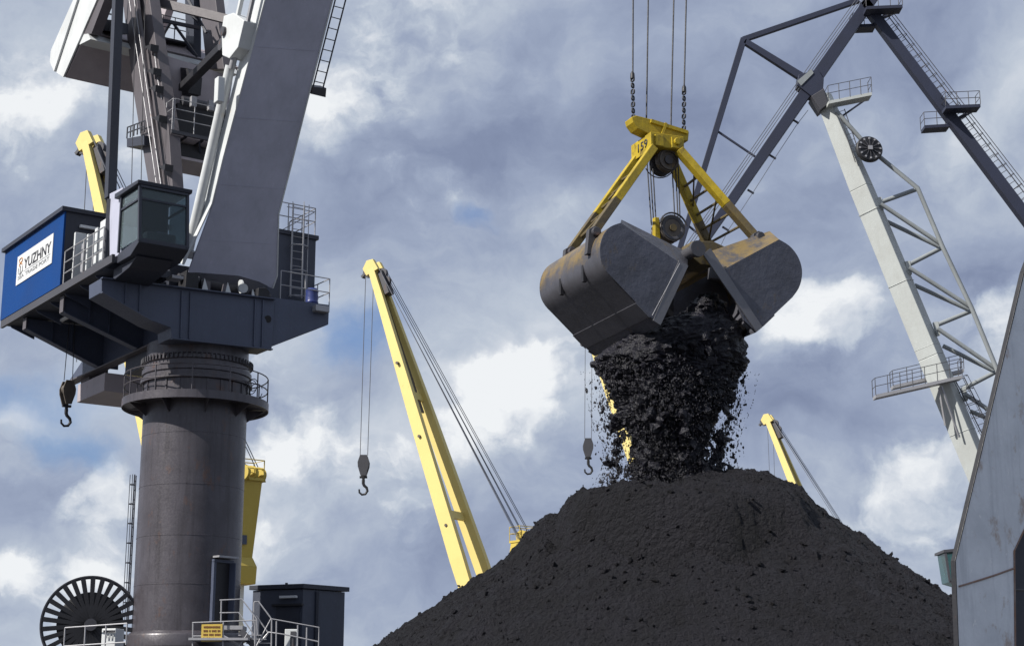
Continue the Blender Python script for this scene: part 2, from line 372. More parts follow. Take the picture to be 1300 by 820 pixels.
def text(name, s, org, right, up, height, mat, parent, width=None, thick=.006, bold=0.0):
    cu = bpy.data.curves.new(name, 'FONT'); cu.body = s; cu.size = 1; cu.extrude = 0; cu.offset = bold; cu.resolution_u = 3
    to = bpy.data.objects.new(name, cu); COL.objects.link(to); bpy.context.view_layer.update()
    me = bpy.data.meshes.new_from_object(to.evaluated_get(bpy.context.evaluated_depsgraph_get()))
    bpy.data.objects.remove(to); bpy.data.curves.remove(cu)
    xs = [v.co.x for v in me.vertices]; ys = [v.co.y for v in me.vertices]; x0, x1, y0, y1 = min(xs), max(xs), min(ys), max(ys)
    sy = height / (y1 - y0); sx = (width / (x1 - x0)) if width else sy
    right, up = V(right).normalized(), V(up).normalized(); nrm = right.cross(up); off = root_of(parent).location
    for v in me.vertices: v.co = V(org) + right * (v.co.x - x0) * sx + up * (v.co.y - y0) * sy + nrm * thick - off
    me.update(); me.materials.append(MT[mat]); o = bpy.data.objects.new(name, me); COL.objects.link(o); o.parent = parent
    sd = o.modifiers.new('depth', 'SOLIDIFY'); sd.thickness = thick * .8; sd.offset = 0
    return o
def copy_tree(o, parent=None):
    c = o.copy(); COL.objects.link(c)
    if parent: c.parent = parent; c.matrix_parent_inverse = o.matrix_parent_inverse.copy()
    for ch in list(o.children): copy_tree(ch, c)
    return c
def hook_block(name, top, bottom, rw, rr, label, group, size=1.0, ropemat='farrope', right=Vector((1, 0, 0)), ropes2=True, blockmat='darksteel'):
    # two rope falls, a sheave block, a swivel and an open hook
    top, bottom = V(top), V(bottom); root = empty(name, bottom, label, 'crane hook', group); k = size; Z = Vector((0, 0, 1)); right = V(right).normalized(); fwd = Z.cross(right)
    bt = bottom + Z * 1.35 * k
    for s in ((-1, 1) if ropes2 else (1,)):
        part('rope', MB().tube(bt + right * s * .13 * k, top + right * s * rw / 2, rr, 6), ropemat, root)
    pr = [(-.12, .0), (-.2, -.25), (-.19, -.4), (-.09, -.72), (.09, -.72), (.19, -.4), (.2, -.25), (.12, 0)]
    for s in (-1, 1):
        part('block_cheek', MB().prism([bt + right * x * k + Z * z * k + fwd * s * .13 * k for x, z in pr], fwd * s * .05 * k), blockmat, root, bevel=.01)
    part('sheave', MB().lathe([(.05 * k, -.1 * k), (.17 * k, -.1 * k), (.14 * k, 0), (.17 * k, .1 * k), (.05 * k, .1 * k)], bt - Z * .25 * k, fwd, 20), 'brownsteel', root, smooth=True)
    part('swivel', MB().beam(bt - Z * .76 * k - right * .13 * k, bt - Z * .76 * k + right * .13 * k, .1 * k, .07 * k).tube(bt - Z * .72 * k, bt - Z * 1.0 * k, .05 * k, 8), 'black', root)
    pts = [(0, -.86), (0, -.98), (.03, -1.05), (.12, -1.13), (.15, -1.24), (.08, -1.35), (-.04, -1.37), (-.13, -1.29), (-.14, -1.18)]
    part('hook', MB().path([bt + right * x * k + Z * z * k for x, z in pts], .058 * k, 8, .03 * k), 'black', root, smooth=True)
    return root

# ------------------------------------------------------------------ ground
g = part('quay_ground', MB().add([(-3000, -300, 0), (3000, -300, 0), (3000, 4000, 0), (-3000, 4000, 0)], [(0, 1, 2, 3)]), 'concrete'); tag(g, kind='structure')

# ------------------------------------------------------------------ coal pile
PC = Vector((3.37, 30.0, 0))
def vnoise(x, y, seed):
    r = np.random.default_rng(seed).random((256, 256)); xi = np.floor(x).astype(int); yi = np.floor(y).astype(int); fx = x - xi; fy = y - yi
    fx = fx * fx * (3 - 2 * fx); fy = fy * fy * (3 - 2 * fy); g_ = lambda a, b: r[a % 256, b % 256]
    return (g_(xi, yi) * (1 - fx) + g_(xi + 1, yi) * fx) * (1 - fy) + (g_(xi, yi + 1) * (1 - fx) + g_(xi + 1, yi + 1) * fx) * fy
def fbm(x, y, f, octv, seed, gain=.5):
    a = 1; s = 0 * x; t = 0
    for o in range(octv): s = s + a * (vnoise(x * f + 17 * o, y * f + 9 * o, seed + o) - .5); t += a; a *= gain; f *= 2.03
    return s / t
LT = np.array([(0, 6.40), (.5, 6.38), (.75, 6.30), (1.5, 6.00), (1.78, 5.88), (2.35, 5.84), (2.80, 5.76), (3.05, 5.50), (3.52, 4.96), (4.56, 4.30), (5.87, 3.40), (10.4, .1), (11.5, -.1)])
RT = np.array([(0, 6.40), (.5, 6.46), (1.05, 6.38), (1.62, 6.18), (2.35, 5.66), (3.06, 5.10), (3.76, 4.60), (4.56, 4.04), (5.2, 3.57), (10.4, .1), (11.5, -.1)])
def pile_h(X, Y):
    dx = X - PC.x; dy = Y - PC.y; r = np.hypot(dx, dy) + 1e-6; ca = dx / r
    wob = fbm(X, Y, .45, 3, 5) * .55
    rr = np.clip(r + wob * np.clip(r / 2, 0, 1) * np.abs(dy / r) , 0, 12)
    w = .5 - .5 * np.clip(ca * 1.4, -1, 1)
    z = np.interp(rr, LT[:, 0], LT[:, 1]) * w + np.interp(rr, RT[:, 0], RT[:, 1]) * (1 - w)
    # slumped rim of the freshly dumped coal on the near side
    fr = np.clip(-dy / r, 0, 1); rim = 2.42 + .62 * fr ** 2 + fbm(X, Y, .7, 3, 31) * .9 - .35 * np.clip(ca, 0, 1)
    near = np.clip(-dy / r * 1.6 + .3, 0, 1) * np.clip(1.2 - np.clip(ca, 0, 1) * 1.1, 0, 1)
    z = z + near * (.52 / (1 + np.exp((r - rim) / .08)) * np.clip(r / 2.2, 0, 1) - .36 * np.clip(r / 1.5, 0, 1) - .40 * (1 - np.clip(ca, 0, 1)) * np.exp(-((r - rim - .19) / .17) ** 2))
    z = z + fbm(X, Y, 1.1, 4, 51) * .24 + fbm(X, Y, 4.0, 5, 71, .68) * .17 * (1 + .7 * near * (r < rim + .8))
    th = np.arctan2(dx, -dy); z = z + fbm(th * 9.0 + 40, r * .35, 1.0, 4, 131, .6) * .16 * np.clip(r - 2.2, 0, 1.5)
    lump = fbm(X, Y, 9.0, 2, 91); z = z + np.clip(lump - .1, 0, 1) * .22
    return z
def pile():
    xs = np.arange(-8.5, 15.3, .05); ys = np.concatenate([np.arange(18.6, 32.2, .05), np.arange(32.2, 42, .3)])
    X, Y = np.meshgrid(xs, ys); Z = pile_h(X, Y)
    nx, ny = len(xs), len(ys); v = np.stack([X - PC.x, Y - PC.y, Z], -1).reshape(-1, 3)
    i = np.arange(ny - 1)[:, None] * nx + np.arange(nx - 1)[None]; f = np.stack([i, i + 1, i + nx + 1, i + nx], -1).reshape(-1, 4)
    keep = (Z.reshape(-1)[f] > -.05).any(1); f = f[keep]
    me = bpy.data.meshes.new('coal_pile'); me.from_pydata(v.tolist(), [], f.tolist()); me.update(); me.materials.append(MT['coal'])
    me.polygons.foreach_set('use_smooth', [True] * len(me.polygons))
    o = bpy.data.objects.new('coal_pile', me); o.location = PC; COL.objects.link(o)
    tag(o, 'tall conical heap of black coal under the open grab', 'coal pile')
    return o
pile_o = pile()
ICO = None
def lump_geo(k, c, s, q, flat=1.0):
    global ICO
    if ICO is None:
        bm = bmesh.new(); bmesh.ops.create_icosphere(bm, subdivisions=1, radius=1); ICO = (np.array([v.co[:] for v in bm.verts]), [tuple(x.index for x in f.verts) for f in bm.faces])
        bm2 = bmesh.new(); bmesh.ops.create_icosphere(bm2, subdivisions=2, radius=1)
        bm.free(); bm2.free()
    V0 = ICO[0].copy()
    # cut by a few random planes so that the lump has broken faces
    for _ in range(3):
        n = rng.normal(size=3); n /= np.linalg.norm(n); d = rng.uniform(.35, .75); t = V0 @ n - d; V0 = V0 - np.clip(t, 0, None)[:, None] * n
    V0 *= rng.uniform(.75, 1.25, V0.shape[0])[:, None]
    V0 *= np.array([1, rng.uniform(.6, 1), rng.uniform(.4, .8) * flat]) * s
    a = rng.normal(size=4); a /= np.linalg.norm(a); w, x, y, z = a
    Rm = np.array([[1 - 2 * (y * y + z * z), 2 * (x * y - z * w), 2 * (x * z + y * w)], [2 * (x * y + z * w), 1 - 2 * (x * x + z * z), 2 * (y * z - x * w)], [2 * (x * z - y * w), 2 * (y * z + x * w), 1 - 2 * (x * x + y * y)]])
    return V0 @ Rm.T + np.array(c), ICO[1]
def lumps(name, items, mat, parent=None, loc=Vector(), kind='stuff'):
    vs = []; fs = []; o = 0
    for c, s in items:
        v, f = lump_geo(0, c, s, None)
        if name == 'coal_lumps' and s < .035: v[:, 2] = c[2] + (v[:, 2] - c[2]) * 2.0      # fines string out as they fall
        vs.append(v); fs += [tuple(i + o for i in t) for t in f]; o += len(v)
    v = np.concatenate(vs) - np.array(root_of(parent).location if parent else loc)
    me = bpy.data.meshes.new(name); me.from_pydata(v.tolist(), [], fs); me.update(); me.materials.append(MT[mat])
    ob = bpy.data.objects.new(name, me); COL.objects.link(ob)
    if parent: ob.parent = parent
    else: ob.location = loc
    if kind: ob['kind'] = kind
    return ob
its = []
while len(its) < 24000:
    x, y = rng.uniform(-5, 11.5), rng.uniform(20.5, 31.5)
    s = float(np.clip(rng.pareto(3.0) * .010 + .009, .009, .055)); its.append([x, y, s])
while len(its) < 24380:      # bigger lumps that rolled down or lie along the slumped rim
    th = rng.uniform(-1.5, 1.5); q = rng.uniform(2.6, 9.5); x, y = 3.37 + math.sin(th) * q, 30 - math.cos(th) * q
    if fbm(np.array([x]), np.array([y]), .8, 2, 203)[0] > .02: its.append([x, y, float(rng.uniform(.03, .08))])
A = np.array(its); zz = pile_h(A[:, 0], A[:, 1])
lumps('surface_lumps', [((a[0], a[1], z + a[2] * .25), a[2]) for a, z in zip(A, zz) if z > .3], 'coal', pile_o)

# ------------------------------------------------------------------ left harbour crane
C0 = Vector((-8.75, 45.0, 0)); U = Vector((.57, -.82, 0)).normalized(); VV = Vector((-U.y, U.x, 0)); Z = Vector((0, 0, 1))
def Wc(a, b, z): return C0 + U * a + VV * b + Z * z
def Lc(p): q = p - C0; return (q.dot(U), q.dot(VV), p.z)
def PA(px, py, a): return onplane(px, py, C0 + U * a, U)
def PB(px, py, b): return onplane(px, py, C0 + VV * b, VV)
def PZ(px, py, z): return onplane(px, py, (0, 0, z), (0, 0, 1))
def left_crane():
    rt = empty('harbour_crane', C0, 'dark grey column crane with blue sign house and big grey slanting boom', 'crane')
    cx = lambda z: C0 + Z * z
    # portal that carries the column
    part('portal_deck', MB().obox(cx(3.45), (4.6, 0, 0), (0, 3.4, 0), (0, 0, .15)), 'navydark', rt)
    for sx in (-1, 1):
        for sy in (-1, 1): part('portal_leg', MB().beam(C0 + Vector((sx * 4.0, sy * 2.9, 0)), C0 + Vector((sx * 4.0, sy * 2.9, 3.3)), .7, .7), 'navydark', rt)
    co = part('column', MB().lathe([(1.41, 3.6), (1.41, 10.55)], C0, n=96), 'column', rt, smooth=True)
    part('base_flange', MB().lathe([(1.42, 4.0), (1.55, 4.0), (1.55, 4.28), (1.52, 4.34), (1.42, 4.4)], C0, n=72), 'column', rt, smooth=True)
    for y in (547, 613, 678, 740, 803):
        z = at(243, y, 43.6).z
        part('weld_seam', MB().lathe([(1.405, z - .012), (1.417, z - .008), (1.417, z + .008), (1.405, z + .012)], C0, n=72, closed=True), 'column', co, smooth=True)
    # slewing collar
    part('slewing_collar', MB().lathe([(1.40, 10.5), (1.45, 10.56), (1.45, 11.08), (1.53, 11.10), (1.53, 11.2), (1.46, 11.22), (1.46, 11.32), (1.50, 11.34), (1.50, 11.46), (1.44, 11.48), (1.44, 11.62), (1.49, 11.64), (1.49, 11.74), (1.40, 11.8), (1.40, 12.2)], C0, n=96), 'column', rt, smooth=True)
    mb = MB()
    for k in range(72):
        a = 2 * math.pi * k / 72; d = Vector((math.cos(a), math.sin(a), 0)); mb.tube(cx(11.64) + d * 1.52, cx(11.78) + d * 1.52, .022, 6)
    part('bolt_ring', mb, 'darksteel', rt, kind='stuff')
    mb = MB()
    for k in range(24):
        a = 2 * math.pi * (k + .5) / 24; d = Vector((math.cos(a), math.sin(a), 0)); mb.obox(cx(10.83) + d * 1.455, d * .02, d.cross(Z) * .02, Z * .25)
    part('collar_stiffeners', mb, 'column', rt)
    # ring walkway
    part('ring_walkway', MB().lathe([(1.41, 10.50), (1.96, 10.52), (1.98, 10.44), (2.0, 10.44), (2.0, 10.66), (1.98, 10.66), (1.96, 10.58), (1.41, 10.58)], C0, n=72, closed=True), 'column', rt, smooth=True)
    for k in range(9):
        a = 2 * math.pi * (k + .3) / 9; d = Vector((math.cos(a), math.sin(a), 0))
        part('walkway_bracket', MB().prism([cx(10.5) + d * 1.40, cx(10.5) + d * 1.9, cx(10.15) + d * 1.40], d.cross(Z) * .02), 'column', rt)
    ring = [cx(10.66) + Vector((math.cos(t), math.sin(t), 0)) * 1.96 for t in np.linspace(0, 2 * math.pi, 49)[:-1]]
    mb = MB()
    for h in (.36, .7): mb.path([p + Z * h for p in ring], .017, 6, closed=True)
    rr = part('railing', mb, 'column', rt)
    for k in range(12): p = ring[k * 4 + 1]; stick('railing_post', p - Z * .05, p + Z * .7, .02, 'column', rr)
    for k, (rr_, zz_) in enumerate(((.2, 11.0), (.17, 11.1), (.22, 10.95))):
        d = Vector((math.cos(R(-18 + 6 * k)), math.sin(R(-18 + 6 * k)), 0))
        part('cable_loop', MB().path([cx(zz_) + d * (1.52 + rr_ * .8 * (1 + math.cos(t))) + Z * rr_ * math.sin(t) for t in np.linspace(.3, 6, 16)], .012, 5), 'black', rt)
    # door low on the column
    ang = R(-90 + 50); dn = Vector((math.cos(ang), math.sin(ang), 0)); ds = dn.cross(Z) * -1
    dc = C0 + dn * 1.40 - Z * .08
    fr = part('door_frame', MB().obox(dc + ds * -.30 + Z * 5.5, dn * .08, ds * .04, Z * .78).obox(dc + ds * .30 + Z * 5.5, dn * .08, ds * .04, Z * .78).obox(dc + Z * 6.30, dn * .08, ds * .34, Z * .04), 'navy', rt)
    part('door', MB().obox(dc + Z * 5.5 - dn * .02, dn * .05, ds * .26, Z * .77), 'black', rt)  # black slab stands in for the shade inside the open doorway
    part('door_leaf', MB().obox(dc + Z * 5.5 + ds * .24 + dn * .14, dn * .12, ds * .012, Z * .76), 'navy', rt)
    part('door_hood', MB().obox(dc + Z * 6.40 + dn * .13, dn * .13, ds * .33, Z * .025), 'steel', rt)
    # caged ladder up the column's left side
    la = R(182); ld = Vector((math.cos(la), math.sin(la), 0))
    mb = MB(); p0 = C0 + ld * 1.55
    ladder(p0 + Z * at(168, 790, 45).z, p0 + Z * at(168, 603, 45).z, ld.cross(Z), .2, rt, 'navydark', .013, .25, cage=ld, cstep=.53, cr=.11)

    # ---- superstructure: front girder with tapered ends
    AF = 1.6
    fp = [PA(x, y, AF) for x, y in ((129, 353), (349, 380), (345, 443), (218, 429), (217, 416), (193, 407), (129, 371))]
    part('front_girder', MB().prism(fp, U * -.9), 'navy', rt, bevel=.012)
    # flange edges and stiffeners proud of the web
    fl = MB()
    fl.beam(PA(129, 371.5, AF + .05), PA(193, 408, AF + .05), .16, .03); fl.beam(PA(218, 430, AF + .05), PA(345, 444, AF + .05), .16, .03); fl.beam(PA(129, 353, AF + .05), PA(349, 380, AF + .05), .16, .03)
    part('girder_flange', fl, 'navy', rt)
    for x, y0, y1 in ((160, 359, 388), (178, 361, 397), (231, 369, 429), (242, 371, 430), (324, 380, 439), (334, 381, 441)):
        part('stiffener', MB().beam(PA(x, y0, AF + .02), PA(x - .03 * (y1 - y0), y1, AF + .02), .035, .05, U), 'navy', rt)
    rp = [PA(x, y, AF - .08) for x, y in ((349, 378), (418, 387), (417, 412), (344, 440))]
    part('right_cantilever', MB().prism(rp, U * -.75), 'navy', rt, bevel=.012)
    part('hatch', MB().tube(PA(340, 405, AF - .02), PA(340, 405, AF + .03), .1, 16), 'black', rt)
    # rear cantilever beams to the left and the longitudinal beam that joins them
    for (ox, oy), (ix, iy), a, ztop in (((32, 418), (124, 466), -4.9, 13.55), ((79, 397), (173, 442), -1.75, 13.5)):
        o0 = PB(ox, oy, -3.3); i0 = PA(ix, iy, a); A_ = Lc(o0)[0]; i0 = Wc(A_, Lc(i0)[1], i0.z)
        web = [o0, Wc(A_, -3.3, 13.6), Wc(A_, -.4, 13.6), Wc(A_, -.4, i0.z), i0]
        part('cantilever_beam', MB().prism([p - U * .02 for p in web], U * .04), 'navy', rt)
        part('beam_flange', MB().beam(o0, i0, .3, .035, Z), 'navy', rt)
        part('beam_end_plate', MB().beam(o0 - VV * .02, Wc(A_, -3.32, 13.6), .28, .03, VV), 'mast', rt)
        for t in (.35, .62): q = o0.lerp(i0, t); part('stiffener', MB().beam(q + U * .03, Vector((q.x, q.y, 13.6)) + U * .03, .03, .12, U), 'navy', rt)
    lb0 = PB(88, 487, -.9); lb1 = PB(205, 434, -.9)
    part('longitudinal_beam', MB().prism([lb0, Wc(Lc(lb0)[0], -.9, lb0.z + .12), Wc(-5, -.9, 13.6), Wc(1.0, -.9, 13.6), lb1], VV * .12), 'navy', rt)
    part('beam_flange', MB().beam(lb0, lb1, .34, .04, Z), 'mast', rt)
    bx = [PB(x, y, -.95) for x, y in ((97.5, 511), (97.5, 492), (132, 476), (132, 498))]
    zb = bx[0].z; a0, a1 = Lc(bx[0])[0], Lc(bx[3])[0]
    part('lower_machinery_box', MB().obox(Wc((a0 + a1) / 2, 1.0, zb + .28), U * (a1 - a0) / 2, VV * 1.95, Z * .28), 'cwdark', rt, bevel=.015)
    part('cable_box', MB().obox(Wc(a0 + .3, -.55, zb + .95), U * .35, VV * .3, Z * .33), 'mast', rt, bevel=.015)
    part('slewing_drive', MB().obox(Wc(-2.2, -.3, 12.7), U * 1.0, VV * .55, Z * .8), 'navydark', rt, bevel=.02)
    part('pipe_run', MB().path([Wc(.2, -1.9, 13.2), Wc(.2, -1.6, 12.8), Wc(.3, -1.2, 12.75), Wc(.5, -.9, 13.1)], .05, 8), 'darksteel', rt, smooth=True)
    # deck under the houses and walkway
    dz = 13.72
    part('platform_deck', MB().obox(Wc(-2.35, -2.5, dz), U * 3.95, VV * .9, Z * .1), 'navydark', rt)
    part('platform_deck', MB().obox(Wc(-3.1, .5, dz), U * 3.6, VV * 2.1, Z * .1), 'navydark', rt)
    part('deck_edge_beam', MB().beam(Wc(-6.7, -3.44, dz + .02), Wc(2.2, -3.44, dz + .02), .08, .22), 'darksteel', rt)
    for k in range(7): a = -6.2 + k * 1.15; part('deck_rib', MB().prism([Wc(a, -3.36, dz - .1), Wc(a, -2.6, dz - .1), Wc(a, -2.6, dz - .42), Wc(a, -3.3, dz - .16)], U * .04), 'navy', rt)
    part('work_light', MB().obox(Wc(-3.6, -2.6, dz - .3), U * .35, VV * .05, Z * .03), 'sign', rt)
    # blue machinery house with sign board
    hz0, hz1, ha0, ha1, hb0 = 13.86, 16.0, -6.72, -1.62, -3.47
    hs = part('machinery_house', MB().obox(Wc((ha0 + ha1) / 2, hb0 + 1.53, (hz0 + hz1) / 2), U * (ha1 - ha0) / 2, VV * 1.5, Z * (hz1 - hz0) / 2), 'navydark', rt)
    part('blue_panel', MB().obox(Wc((ha0 + ha1) / 2, hb0, (hz0 + hz1) / 2), U * (ha1 - ha0) / 2, VV * .025, Z * (hz1 - hz0) / 2), 'blue', hs)
    part('house_roof', MB().obox(Wc((ha0 + ha1) / 2, hb0 + 1.5, hz1 + .06), U * ((ha1 - ha0) / 2 + .08), VV * 1.62, Z * .06), 'navydark', hs)
    part('strip_lamp', MB().obox(Wc(ha1 + .06, -2.55, 15.62), U * .05, VV * .5, Z * .04), 'sign', hs)
    sq = [PB(x, y, hb0 - .04) for x, y in ((20.4, 360.5), (65.5, 336.5), (67.5, 298.3), (23.5, 324.3))]
    sb_a0 = Lc(sq[0])[0]; sb_a1 = Lc(sq[1])[0]; sz0 = (sq[0].z + sq[1].z) / 2; sz1 = (sq[2].z + sq[3].z) / 2
    sb = part('sign_board', MB().obox(Wc((sb_a0 + sb_a1) / 2, hb0 - .035, (sz0 + sz1) / 2), U * (sb_a1 - sb_a0) / 2, VV * .012, Z * (sz1 - sz0) / 2), 'sign', rt)
    w = sb_a1 - sb_a0; h = sz1 - sz0; bb = hb0 - .048
    text('lettering', 'YUZHNY', Wc(sb_a0 + w * .21, bb, sz0 + h * .40), U, Z, h * .36, 'ink', sb, w * .75, bold=.012)
    text('lettering', 'SEA TRADE PORT', Wc(sb_a0 + w * .05, bb, sz0 + h * .15), U, Z, h * .13, 'inkgrey', sb, w * .88)
    part('sign_rule', MB().obox(Wc(sb_a0 + w * .58, bb - .003, sz0 + h * .345), U * w * .37, VV * .002, Z * .008), 'inkgrey', sb)
    em = MB(); ec = lambda x, z: Wc(sb_a0 + w * (.115 + x), bb - .004, sz0 + h * (.58 + z))
    em.path([ec(.05 * math.cos(t), .22 + .075 * math.sin(t)) for t in np.linspace(0, 2 * math.pi, 13)[:-1]], .018, 5, closed=True)
    em.path([ec(.04 * math.cos(t), .06 + .05 * math.sin(t)) for t in np.linspace(-.5, 4.6, 12)], .018, 5)
    part('emblem', em, 'orange', sb)
    part('emblem', MB().beam(ec(0, .02), ec(0, -.24), .03, .03).beam(ec(-.06, -.02), ec(-.06, -.2), .025, .02).beam(ec(.06, -.02), ec(.06, -.2), .025, .02).path([ec(-.07, -.17), ec(-.03, -.25), ec(.03, -.25), ec(.07, -.17)], .016, 5), 'inkgrey', sb)
    # walkway between the house and the cab: railing, lockers, pipes
    wk = 13.86
    railing([Wc(-1.55, -3.42, wk), Wc(1.35, -3.42, wk)], .95, rt, 'steel', .75, .018, (1, .66, .33))
    for a, b, hh, wd in ((-1.05, -3.2, 1.4, .05), (-.62, -3.1, 1.0, .12), (-.05, -3.2, 1.1, .05), (.32, -3.1, 1.2, .1), (.8, -3.1, 1.3, .2)):
        part('locker', MB().obox(Wc(a, b, wk + hh / 2), U * wd, VV * .16, Z * hh / 2), 'white' if wd != .12 else 'steel', rt, bevel=.01)
    for b in (-3.3, -1.9): part('walkway_post', MB().beam(Wc(1.3, b, wk), Wc(1.3, b, 15.6), .12, .12), 'navydark', rt)

    # ---- operator cab
    cb = part('cab', MB().prism([PB(x, y, -3.3) for x, y in ((139, 246), (155.5, 238), (153, 323), (139, 329))], VV * 1.3), 'boomgrey', rt, bevel=.015)
    zt, ac0, ac1 = 15.42, 2.22, 3.42
    P = lambda a, b, z: Wc(a, b, z)
    part('cab_floor', MB().prism([P(2.2, -3.34, 13.62), P(3.1, -3.34, 13.62), P(3.62, -3.34, 13.86), P(3.62, -3.34, 13.98), P(2.2, -3.34, 13.86)], VV * 1.36), 'navydark', rt, bevel=.015)
    part('cab_roof', MB().prism([P(1.95, -3.42, 15.42), P(3.52, -3.42, 15.42), P(3.55, -3.42, 15.52), P(1.95, -3.42, 15.56)], VV * 1.5), 'navydark', rt, bevel=.015)
    fm = MB()
    for a0_, a1_, b in ((2.24, 2.24, -3.32), (3.44, 3.6, -3.32), (3.44, 3.6, -2.02)):
        fm.beam(P(a0_, b, 15.44), P(a1_, b, 13.9), .075, .075, U)
    for b in (-3.32, -2.02): fm.beam(P(2.24, b, 15.05), P(3.48, b, 15.05), .05, .05)
    fm.beam(P(3.48, -3.32, 15.05), P(3.48, -2.02, 15.05), .05, .05); fm.beam(P(3.48, -3.32, 15.38), P(3.48, -2.02, 15.38), .06, .06)
    part('cab_frame', fm, 'navydark', rt)
    part('side_window', MB().prism([P(2.26, -3.31, 13.98), P(3.58, -3.31, 13.98), P(3.46, -3.31, 15.03), P(2.26, -3.31, 15.03)], VV * .015), 'glass', rt)
    part('upper_window', MB().prism([P(2.26, -3.31, 15.08), P(3.45, -3.31, 15.08), P(3.43, -3.31, 15.38), P(2.26, -3.31, 15.38)], VV * .015), 'glass', rt)
    part('front_window', MB().prism([P(3.58, -3.29, 13.98), P(3.58, -2.05, 13.98), P(3.47, -2.05, 15.02), P(3.47, -3.29, 15.02)], U * .015), 'glassdark', rt)
    part('upper_window', MB().prism([P(3.47, -3.29, 15.08), P(3.47, -2.05, 15.08), P(3.44, -2.05, 15.36), P(3.44, -3.29, 15.36)], U * .015), 'glass', rt)
    part('window', MB().prism([P(2.3, -2.0, 14.0), P(3.58, -2.0, 14.0), P(3.46, -2.0, 15.36), P(2.3, -2.0, 15.36)], VV * .015), 'glassdark', rt)
    part('cab_rear_wall', MB().obox(P(2.22, -2.66, 14.6), U * .03, VV * .64, Z * .8), 'navydark', rt)
    part('operator_seat', MB().obox(P(2.75, -2.65, 14.1), U * .22, VV * .22, Z * .12).obox(P(2.55, -2.65, 14.45), U * .05, VV * .2, Z * .3), 'black', rt, bevel=.03)
    part('control_desk', MB().obox(P(3.25, -2.65, 14.1), U * .14, VV * .4, Z * .16), 'steel', rt, bevel=.02)
    part('cab_support', MB().prism([P(1.62, -3.2, 13.62), P(3.2, -3.2, 13.62), P(2.7, -3.2, 13.42), P(1.62, -3.2, 13.3)], VV * 1.0), 'navydark', rt, bevel=.015)
    part('cab_light', MB().obox(P(1.9, -1.6, 13.55), U * .2, VV * .16, Z * .04), 'steel', rt)

    # ---- boom: wide grey underside, white flanks
    E = R(61.2); D = U * math.cos(E) + Z * math.sin(E); NB = VV.cross(D)        # NB: outward normal of the underside
    if NB.dot(U) < 0: NB = -NB
    b0 = Wc(1.3, .17, 14.04)
    f = lambda px, py: onplane(px, py, b0, NB)
    p_up = [f(334, 0), f(419, 0)]
    far = 31.0
    lf = f(284, 200); rf = f(372, 200)
    topL = b0 + D * far + VV * -.62; topR = b0 + D * far + VV * .72
    pl = [f(251, 346), f(239, 346), f(271, 258), lf, topL, topR, rf, f(353, 272), f(351.5, 350), f(345, 366), f(330, 358), f(303, 350)]
    part('boom_underside', MB().prism(pl, -NB * .06), 'boomgrey', rt)
    for py_ in (60, 150, 235, 305):
        xl, xr = ((334 - py_ * .25, 419 - py_ * .235) if py_ < 200 else (278, 361) if py_ < 260 else (253, 351.5)); p_, q_ = f(xl + 1, py_ - 1), f(xr - 1, py_ + 5)
        part('weld_seam', MB().beam(p_ + NB * .002, q_ + NB * .002, .012, .008, NB), 'boomgrey', rt)
    # flanks stand a little proud of the underside
    LN = [f(232, 336), f(268.5, 258), f(282.5, 200), topL - VV * .03]
    RN = [f(347, 366), f(352.5, 350), f(354.5, 272), rf + VV * .02, topR + VV * .03]
    def flank(N_, s, depth):
        mb = MB()
        for i in range(len(N_) - 1):
            p, q = N_[i], N_[i + 1]; d0, d1 = depth[i], depth[i + 1]; t = VV * s * .035
            mb.hexa([p + NB * .02, p - NB * d0, p - NB * d0 + t, p + NB * .02 + t], [q + NB * .02, q - NB * d1, q - NB * d1 + t, q + NB * .02 + t])
        return mb
    part('boom_flank', flank(LN, 1, [.40, .50, .52, .8]), 'white', rt)
    part('boom_flank', flank(RN, -1, [.2, .25, .36, .42, .8]), 'white', rt)
    part('boom_top_plate', MB().prism([LN[1] - NB * .34, LN[2] - NB * .40, topL - NB * .77, topR - NB * .77, rf - NB * .40, RN[2] - NB * .34], NB * .03), 'white', rt)
    # foot brackets and pins
    for px, py in ((243, 352), (334, 374)):
        q = f(px, py); part('foot_bracket', MB().prism([q + VV * -.2 - Z * .42 + U * .06, q + VV * .2 - Z * .42 + U * .06, q + VV * .18 + Z * .1 + U * .06, q + VV * .05 + Z * .2 + U * .06, q + VV * -.18 + Z * .16 + U * .06], U * -.5), 'black', rt, bevel=.02)
        part('foot_pin', MB().tube(q + VV * -.3 + U * -.2, q + VV * .3 + U * -.2, .11, 14), 'darksteel', rt, smooth=True)
    for px, py in ((258, 356), (283, 361)): q = f(px, py); part('gusset_plate', MB().prism([q, q + VV * .2 - Z * .02, q + VV * .2 - Z * .3, q - VV * .05 - Z * .28], U * .05), 'mast', rt)
    part('winch_deck', MB().obox(Wc(-.45, .25, 13.9), U * 1.1, VV * 1.5, Z * .42), 'navydark', rt, bevel=.02)
    part('winch_deck_post', MB().obox(Wc(-.2, -1.3, 14.3), U * .5, VV * .3, Z * .7), 'darksteel', rt, bevel=.02)
    for px, py, sz in ((256, 362, .2), (285, 368, .22), (318, 374, .16)):
        q_ = PA(px, py, 1.55); part('gusset_plate', MB().prism([q_ - Z * .16, q_ + VV * sz - Z * .16, q_ + VV * sz * .35 + Z * sz], U * .03), 'white', rt)
    part('winch_drum', MB().tube(PA(308, 366, 1.35), PA(309, 366, 1.5), .13, 20), 'white', rt, smooth=True)
    part('winch', MB().tube(f(262, 356) - U * .5, f(320, 366) - U * .5, .17, 16), 'black', rt, smooth=True)
    part('winch_flange', MB().tube(f(307, 362) - U * .1 - Z * .02, f(309, 362) - U * .1 - Z * .02, .19, 18), 'white', rt, smooth=True)
